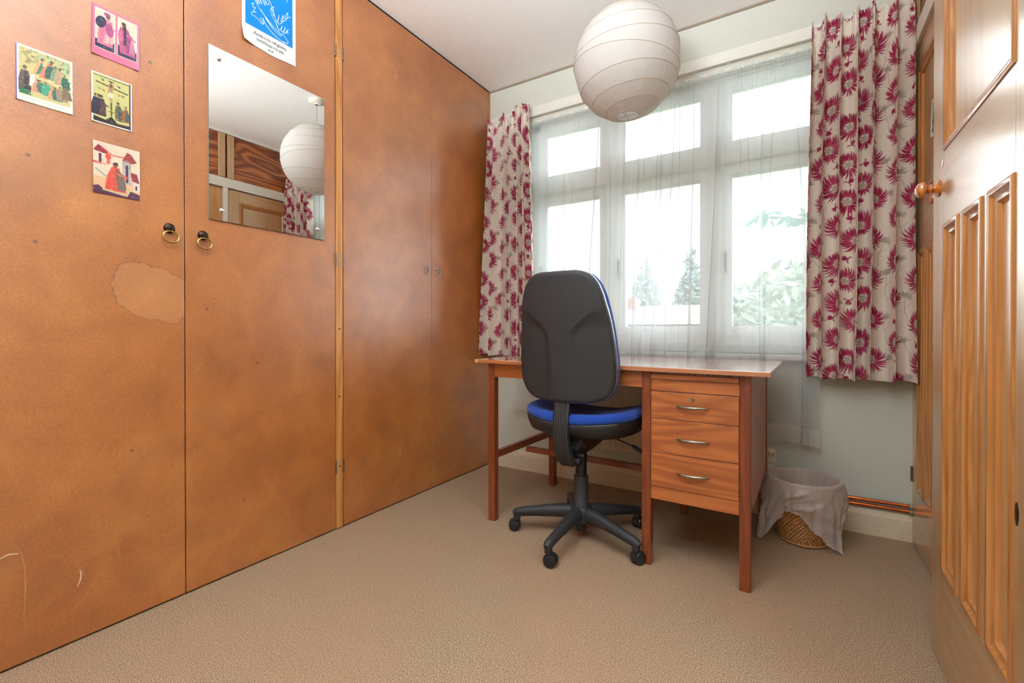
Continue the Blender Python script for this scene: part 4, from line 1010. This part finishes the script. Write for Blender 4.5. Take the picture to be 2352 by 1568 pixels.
# liner: inside bag, over the rim, skirt of uneven length with two long corners
n = 260; rl_ = random.Random(9); noise_t = [[rl_.uniform(-1, 1) for _ in range(64)] for _ in range(6)]
def nz(row, a):
    x = a / (2 * PI) * 64; i = int(x) % 64; f = x - int(x); f = f * f * (3 - 2 * f); return noise_t[row][i] * (1 - f) + noise_t[row][(i + 1) % 64] * f
cam_a = math.atan2(-BY, -BX)                       # direction towards the room
EDGE = [(-3.15, .12), (-1.9, .11), (-1.5, .05), (-1.25, .014), (-.95, .007), (-.80, .04), (-.65, .10), (-.45, .145), (-.2, .148), (.05, .125), (.3, .085), (.55, .045), (.80, .010), (.92, .006), (1.02, .07), (1.2, .12), (1.7, .13), (3.15, .12)]
def drop(a):
    d_ = (a - cam_a + PI) % (2 * PI) - PI
    ze = float(np.interp(d_, [e[0] for e in EDGE], [e[1] for e in EDGE]))
    return .257 - ze, math.exp(-((d_ + 1.05) / .32) ** 2), math.exp(-((d_ - .84) / .16) ** 2)
rows = []
for f in np.linspace(0, 1, 10): rows.append([( (.060 + .058 * f + .004 * nz(1, a) * (1 - f * .6)) * math.cos(a), (.060 + .058 * f + .004 * nz(1, a) * (1 - f * .6)) * math.sin(a), .05 + .20 * f) for a in np.linspace(0, 2 * PI, n, endpoint=False)])
for q in np.linspace(PI, 0, 7): rows.append([((.1305 + .0085 * math.cos(q)) * math.cos(a), (.1305 + .0085 * math.cos(q)) * math.sin(a), .257 + .0085 * math.sin(q) + .002 * nz(2, a)) for a in np.linspace(0, 2 * PI, n, endpoint=False)])
NS = 26
for j in range(1, NS + 1):
    f = j / NS; row = []
    for a in np.linspace(0, 2 * PI, n, endpoint=False):
        dd, c1, c2 = drop(a); z = .257 - dd * f
        ro = .139 + .012 * math.sin(PI * min(1, f * 1.1)) + (.010 * nz(2, a) * f) + .005 * nz(3, (a * 1.7 + f * 2.2) % (2 * PI)) * math.sin(PI * f) + .004 * math.sin(f * 14 + a * 5) * f * (1 - f) * 3
        ro += .045 * c1 * f * f + .020 * c2 * f * f + .0035 * math.sin(f * 9 + a * 11) * f
        ang = a + .10 * f * f * c2 + .04 * nz(4, a) * f
        z += .004 * nz(5, (a * 2.3 + f) % (2 * PI)) * f
        row.append((ro * math.cos(ang), ro * math.sin(ang), max(z, .004)))
    rows.append(row)
b = nb(); rings_solid(b, rows, cap=False)
lo_ = obj('bin_liner', b, 'bin_liner_film', smooth=180); lo_.location = (BX, BY, 0)
tag(lo_, 'thin translucent white bin liner draped over the wicker basket', 'bin liner')

# ------------------------------------------------------------------ radiator, valve, pipes
ra = empty('radiator', (-.75, 2.46, .15), 0, 'cream panel radiator on the wall under the window, behind the desk', 'radiator')
b = nb(); x0, x1 = -1.16, -.205; n = 28; sec_t = []
for k in range(n * 4 + 1):
    x = x0 + (x1 - x0) * k / (n * 4); sec_t.append((x, 2.474 - (.006 if k % 4 in (1, 2) else 0)))
rings_solid(b, [[(x, y, z) for x, y in sec_t] + [(x1, 2.494, z), (x0, 2.494, z)] for z in (.235, .60)])
obj('fluted_panel', b, 'radiator_enamel', ra, True)
b = nb(); box(b, x0 - .01, x1 + .01, 2.468, 2.496, .205, .236); box(b, x0 - .01, x1 + .01, 2.468, 2.496, .599, .625); obj('header', b, 'radiator_enamel', ra, True, bevel=.006)
for x in (-1.0, -.4): obj('bracket', bx(x - .015, x + .015, 2.494, YW - .001, .3, .55), 'radiator_enamel', ra, True)
vx, vy = -.118, 2.474
b = nb(); lathe(b, [(.012, .195), (.017, .20), (.019, .215), (.019, .226)], 20, Matrix.Translation((vx, vy, 0))); tube(b, [(vx, vy, .212), (-.20, vy, .220)], .009, 12); tube(b, [(vx, vy, .20), (vx, vy, .115)], .0075, 12); vb = obj('valve_body', b, 'hinge_iron', ra, True, smooth=50)
b = nb(); pr = [(.020, .226), (.0255, .230), (.0265, .27), (.0265, .284), (.0245, .286), (.0245, .288), (.026, .29), (.0245, .318), (.021, .326), (.010, .328)]
lathe(b, pr, 40, Matrix.Translation((vx, vy, 0))); vh = obj('valve_head', b, 'white_plastic', ra, True, smooth=40)
for a in (-118, -92, -66):
    b = nb(); q = R(a); Mx = Matrix.Translation((vx, vy, .262)) @ Matrix.Rotation(q, 4, 'Z'); box(b, .0262, .0270, -.004, .004, -.0012, .0012, Mx); obj('vent_slot', b, 'dark_mark', vh, True)
for a in range(-150, -30, 24):
    b = nb(); q = R(a); Mx = Matrix.Translation((vx, vy, .303)) @ Matrix.Rotation(q, 4, 'Z'); box(b, .0252, .0258, -.0012, .0012, -.008, .008, Mx); obj('scale_mark', b, 'hinge_iron', vh, True)
for z, lb, y in ((.1505, 'upper copper heating pipe running above the skirting to the right corner', 2.487), (.1275, 'lower copper heating pipe running just above the skirting board', 2.4895)):
    pp = empty('copper_pipe', (.15, y, z), 0, lb, 'pipe', 'copper heating pipes')
    b = nb(); tube(b, [(vx + .02 if z > .14 else -.19, y, z), (.3935, y, z)], .0075, 14); obj('tube', b, 'copper', pp, True, smooth=60)
    b = nb(); tube(b, [(.384, y, z), (.3938, y, z)], .0105, 12); obj('collar', b, 'shadow_line_and_collar', pp, True, smooth=60)
b = nb()

# paper tag tucked under the desk: the small sheet hanging at the left end of the net
# ------------------------------------------------------------------ outside
GZ = -2.7
struct('ground', bx(-40, 40, YW + .6, 70, GZ - .1, GZ), 'lawn')
def foliage(b, cx, cy, cz, rx, ry, rz, n, size, seed, cone=False):
    r_ = random.Random(seed)
    for _ in range(n):
        while True:
            x, y, z = (r_.uniform(-1, 1) for _ in range(3))
            if cone:
                if math.hypot(x, y) <= (1 - (z + 1) / 2) * .95 + .05: break
            elif x * x + y * y + z * z <= 1 and x * x + y * y + z * z > .15: break
        p = Vector((cx + x * rx, cy + y * ry, cz + z * rz)); u = Vector((r_.gauss(0, 1), r_.gauss(0, 1), r_.gauss(0, 1))).normalized(); w = u.orthogonal().normalized(); s = size * r_.uniform(.6, 1.3)
        vs = [b.verts.new(p + u * s), b.verts.new(p + w * s * .4), b.verts.new(p - u * s), b.verts.new(p - w * s * .4)]; b.faces.new(vs)
def tree(name, label, cat, x, y, top, rad, m, seed, cone=False, n=1500, size=.25, low=GZ, group=None):
    e = empty(name, (x, y, GZ), 0, label, cat, group)
    b = nb(); lo2 = low + (.6 if low > GZ + .1 else 1.0); foliage(b, x, y, (top + lo2) / 2, rad, rad, (top - lo2) / 2, n, size, seed, cone); obj('foliage', b, m, e, True)
    b = nb(); tube(b, [(x, y, GZ), (x, y, (top + GZ) * .5), (x + .1, y, top - .3)], [rad * .10, rad * .06, .02], 8); obj('trunk', b, 'bark', e, True)
tree('conifer', 'tall dark conifer outside the left window pane, nearest the house', 'tree', -4.05, 7.2, 3.25, .75, 'conifer_hazed', 1, True, 2600, .16)
tree('conifer', 'pointed conifer seen through the middle window pane, rising highest there', 'tree', -6.3, 33, 6.7, 2.1, 'far_hazed', 2, True, 3000, .34)
tree('conifer', 'broad distant conifer left of the highest one in the middle pane', 'tree', -11.1, 39, 7.1, 2.8, 'far_hazed', 3, True, 3400, .34)
tree('bare_tree', 'pale twiggy tree beyond the houses in the left pane', 'tree', -15.8, 33, 6.4, 2.8, 'far_hazed', 4, False, 900, .22)
tree('garden_tree', 'rounded tree at the left of the right-hand pane, behind the hedge', 'tree', -2.3, 31, 4.0, 2.2, 'shrub_hazed', 5, False, 1500, .3)
tree('garden_shrub', 'light green garden shrub outside the right pane, nearest the glass', 'shrub', .15, 8.4, 2.0, 1.15, 'shrub_hazed', 6, False, 2600, .13, low=-1.0)
tree('garden_shrub', 'low shrub outside the right pane beside the garden tree', 'shrub', -1.25, 11.5, 1.75, .7, 'far_hazed', 7, False, 1500, .15, low=-1.0)
def house(label, x0, x1, y, eave, ridge, m, wins):
    e = empty('house', ((x0 + x1) / 2, y, GZ), 0, label, 'house')
    obj('wall', bx(x0, x1, y, y + 7, GZ, eave), m, e, True)
    b = nb(); rings_solid(b, [[(x, y - .3, eave - .05), (x, y + 3.5, ridge), (x, y + 7.3, eave - .05)] for x in (x0 - .3, x1 + .3)]); obj('roof', b, 'roof_tile', e, True)
    for (wx, wz) in wins:
        f = obj('window', bx(wx - .65, wx + .65, y - .06, y + .02, wz - .55, wz + .55), 'render_white', e, True); obj('pane', bx(wx - .55, wx - .04, y - .08, y - .06, wz - .45, wz + .45), 'house_glass', f, True); obj('pane', bx(wx + .04, wx + .55, y - .08, y - .06, wz - .45, wz + .45), 'house_glass', f, True)
    obj('chimney', bx(x0 + 1, x0 + 1.7, y + 3, y + 3.8, ridge - .8, ridge + .4), 'brick', e, True)
house('brick house with grey roof beyond the garden, in the middle pane', -8.6, -3.6, 19.5, 1.15, 2.05, 'brick', [(-7.4, .45), (-5.9, .45), (-4.5, .45)])
house('pale rendered house beyond the garden, left of the brick one', -15.5, -9.6, 21, 1.3, 2.1, 'render_white', [(-14.0, .55), (-12.0, .55), (-10.6, .55)])
# leafy branch near the right pane
lb = empty('young_tree', (.9, 4.7, GZ), 0, 'slender teal-leaved young tree whose branch reaches in outside the right pane', 'tree')
b = nb(); tube(b, [(.9, 4.7, GZ), (.8, 4.6, -.4), (.5, 4.45, 1.20), (.22, 4.4, 1.62), (.02, 4.38, 1.76), (-.16, 4.36, 1.80), (-.28, 4.35, 1.82)], [.03, .022, .014, .010, .007, .005, .003], 8); tube(b, [(.22, 4.4, 1.62), (.30, 4.38, 1.35), (.28, 4.36, 1.15)], [.008, .005, .003], 6); obj('stem', b, 'bark', lb, True)
b = nb(); r_ = random.Random(12)
for cxl, czl, nn, sp in ((-.26, 1.82, 16, .08), (-.12, 1.80, 9, .07), (.02, 1.77, 8, .08), (.20, 1.62, 10, .12), (.28, 1.36, 12, .10), (.27, 1.16, 12, .10)):
    for _ in range(nn):
        p = Vector((cxl + r_.gauss(0, sp * .5), 4.37 + r_.gauss(0, .05), czl + r_.gauss(0, sp * .35))); u = Vector((r_.uniform(-1, 1), r_.uniform(-.4, .4), r_.uniform(-1.2, .5))).normalized(); w = u.cross(Vector((0, 1, .2))).normalized(); L = r_.uniform(.06, .12)
        vs = [b.verts.new(q) for q in (p, p + u * L * .35 + w * L * .16, p + u * L * .7 + w * L * .13, p + u * L, p + u * L * .7 - w * L * .13, p + u * L * .35 - w * L * .16)]; b.faces.new(vs)
obj('leaves', b, 'leaf_teal', lb, True)
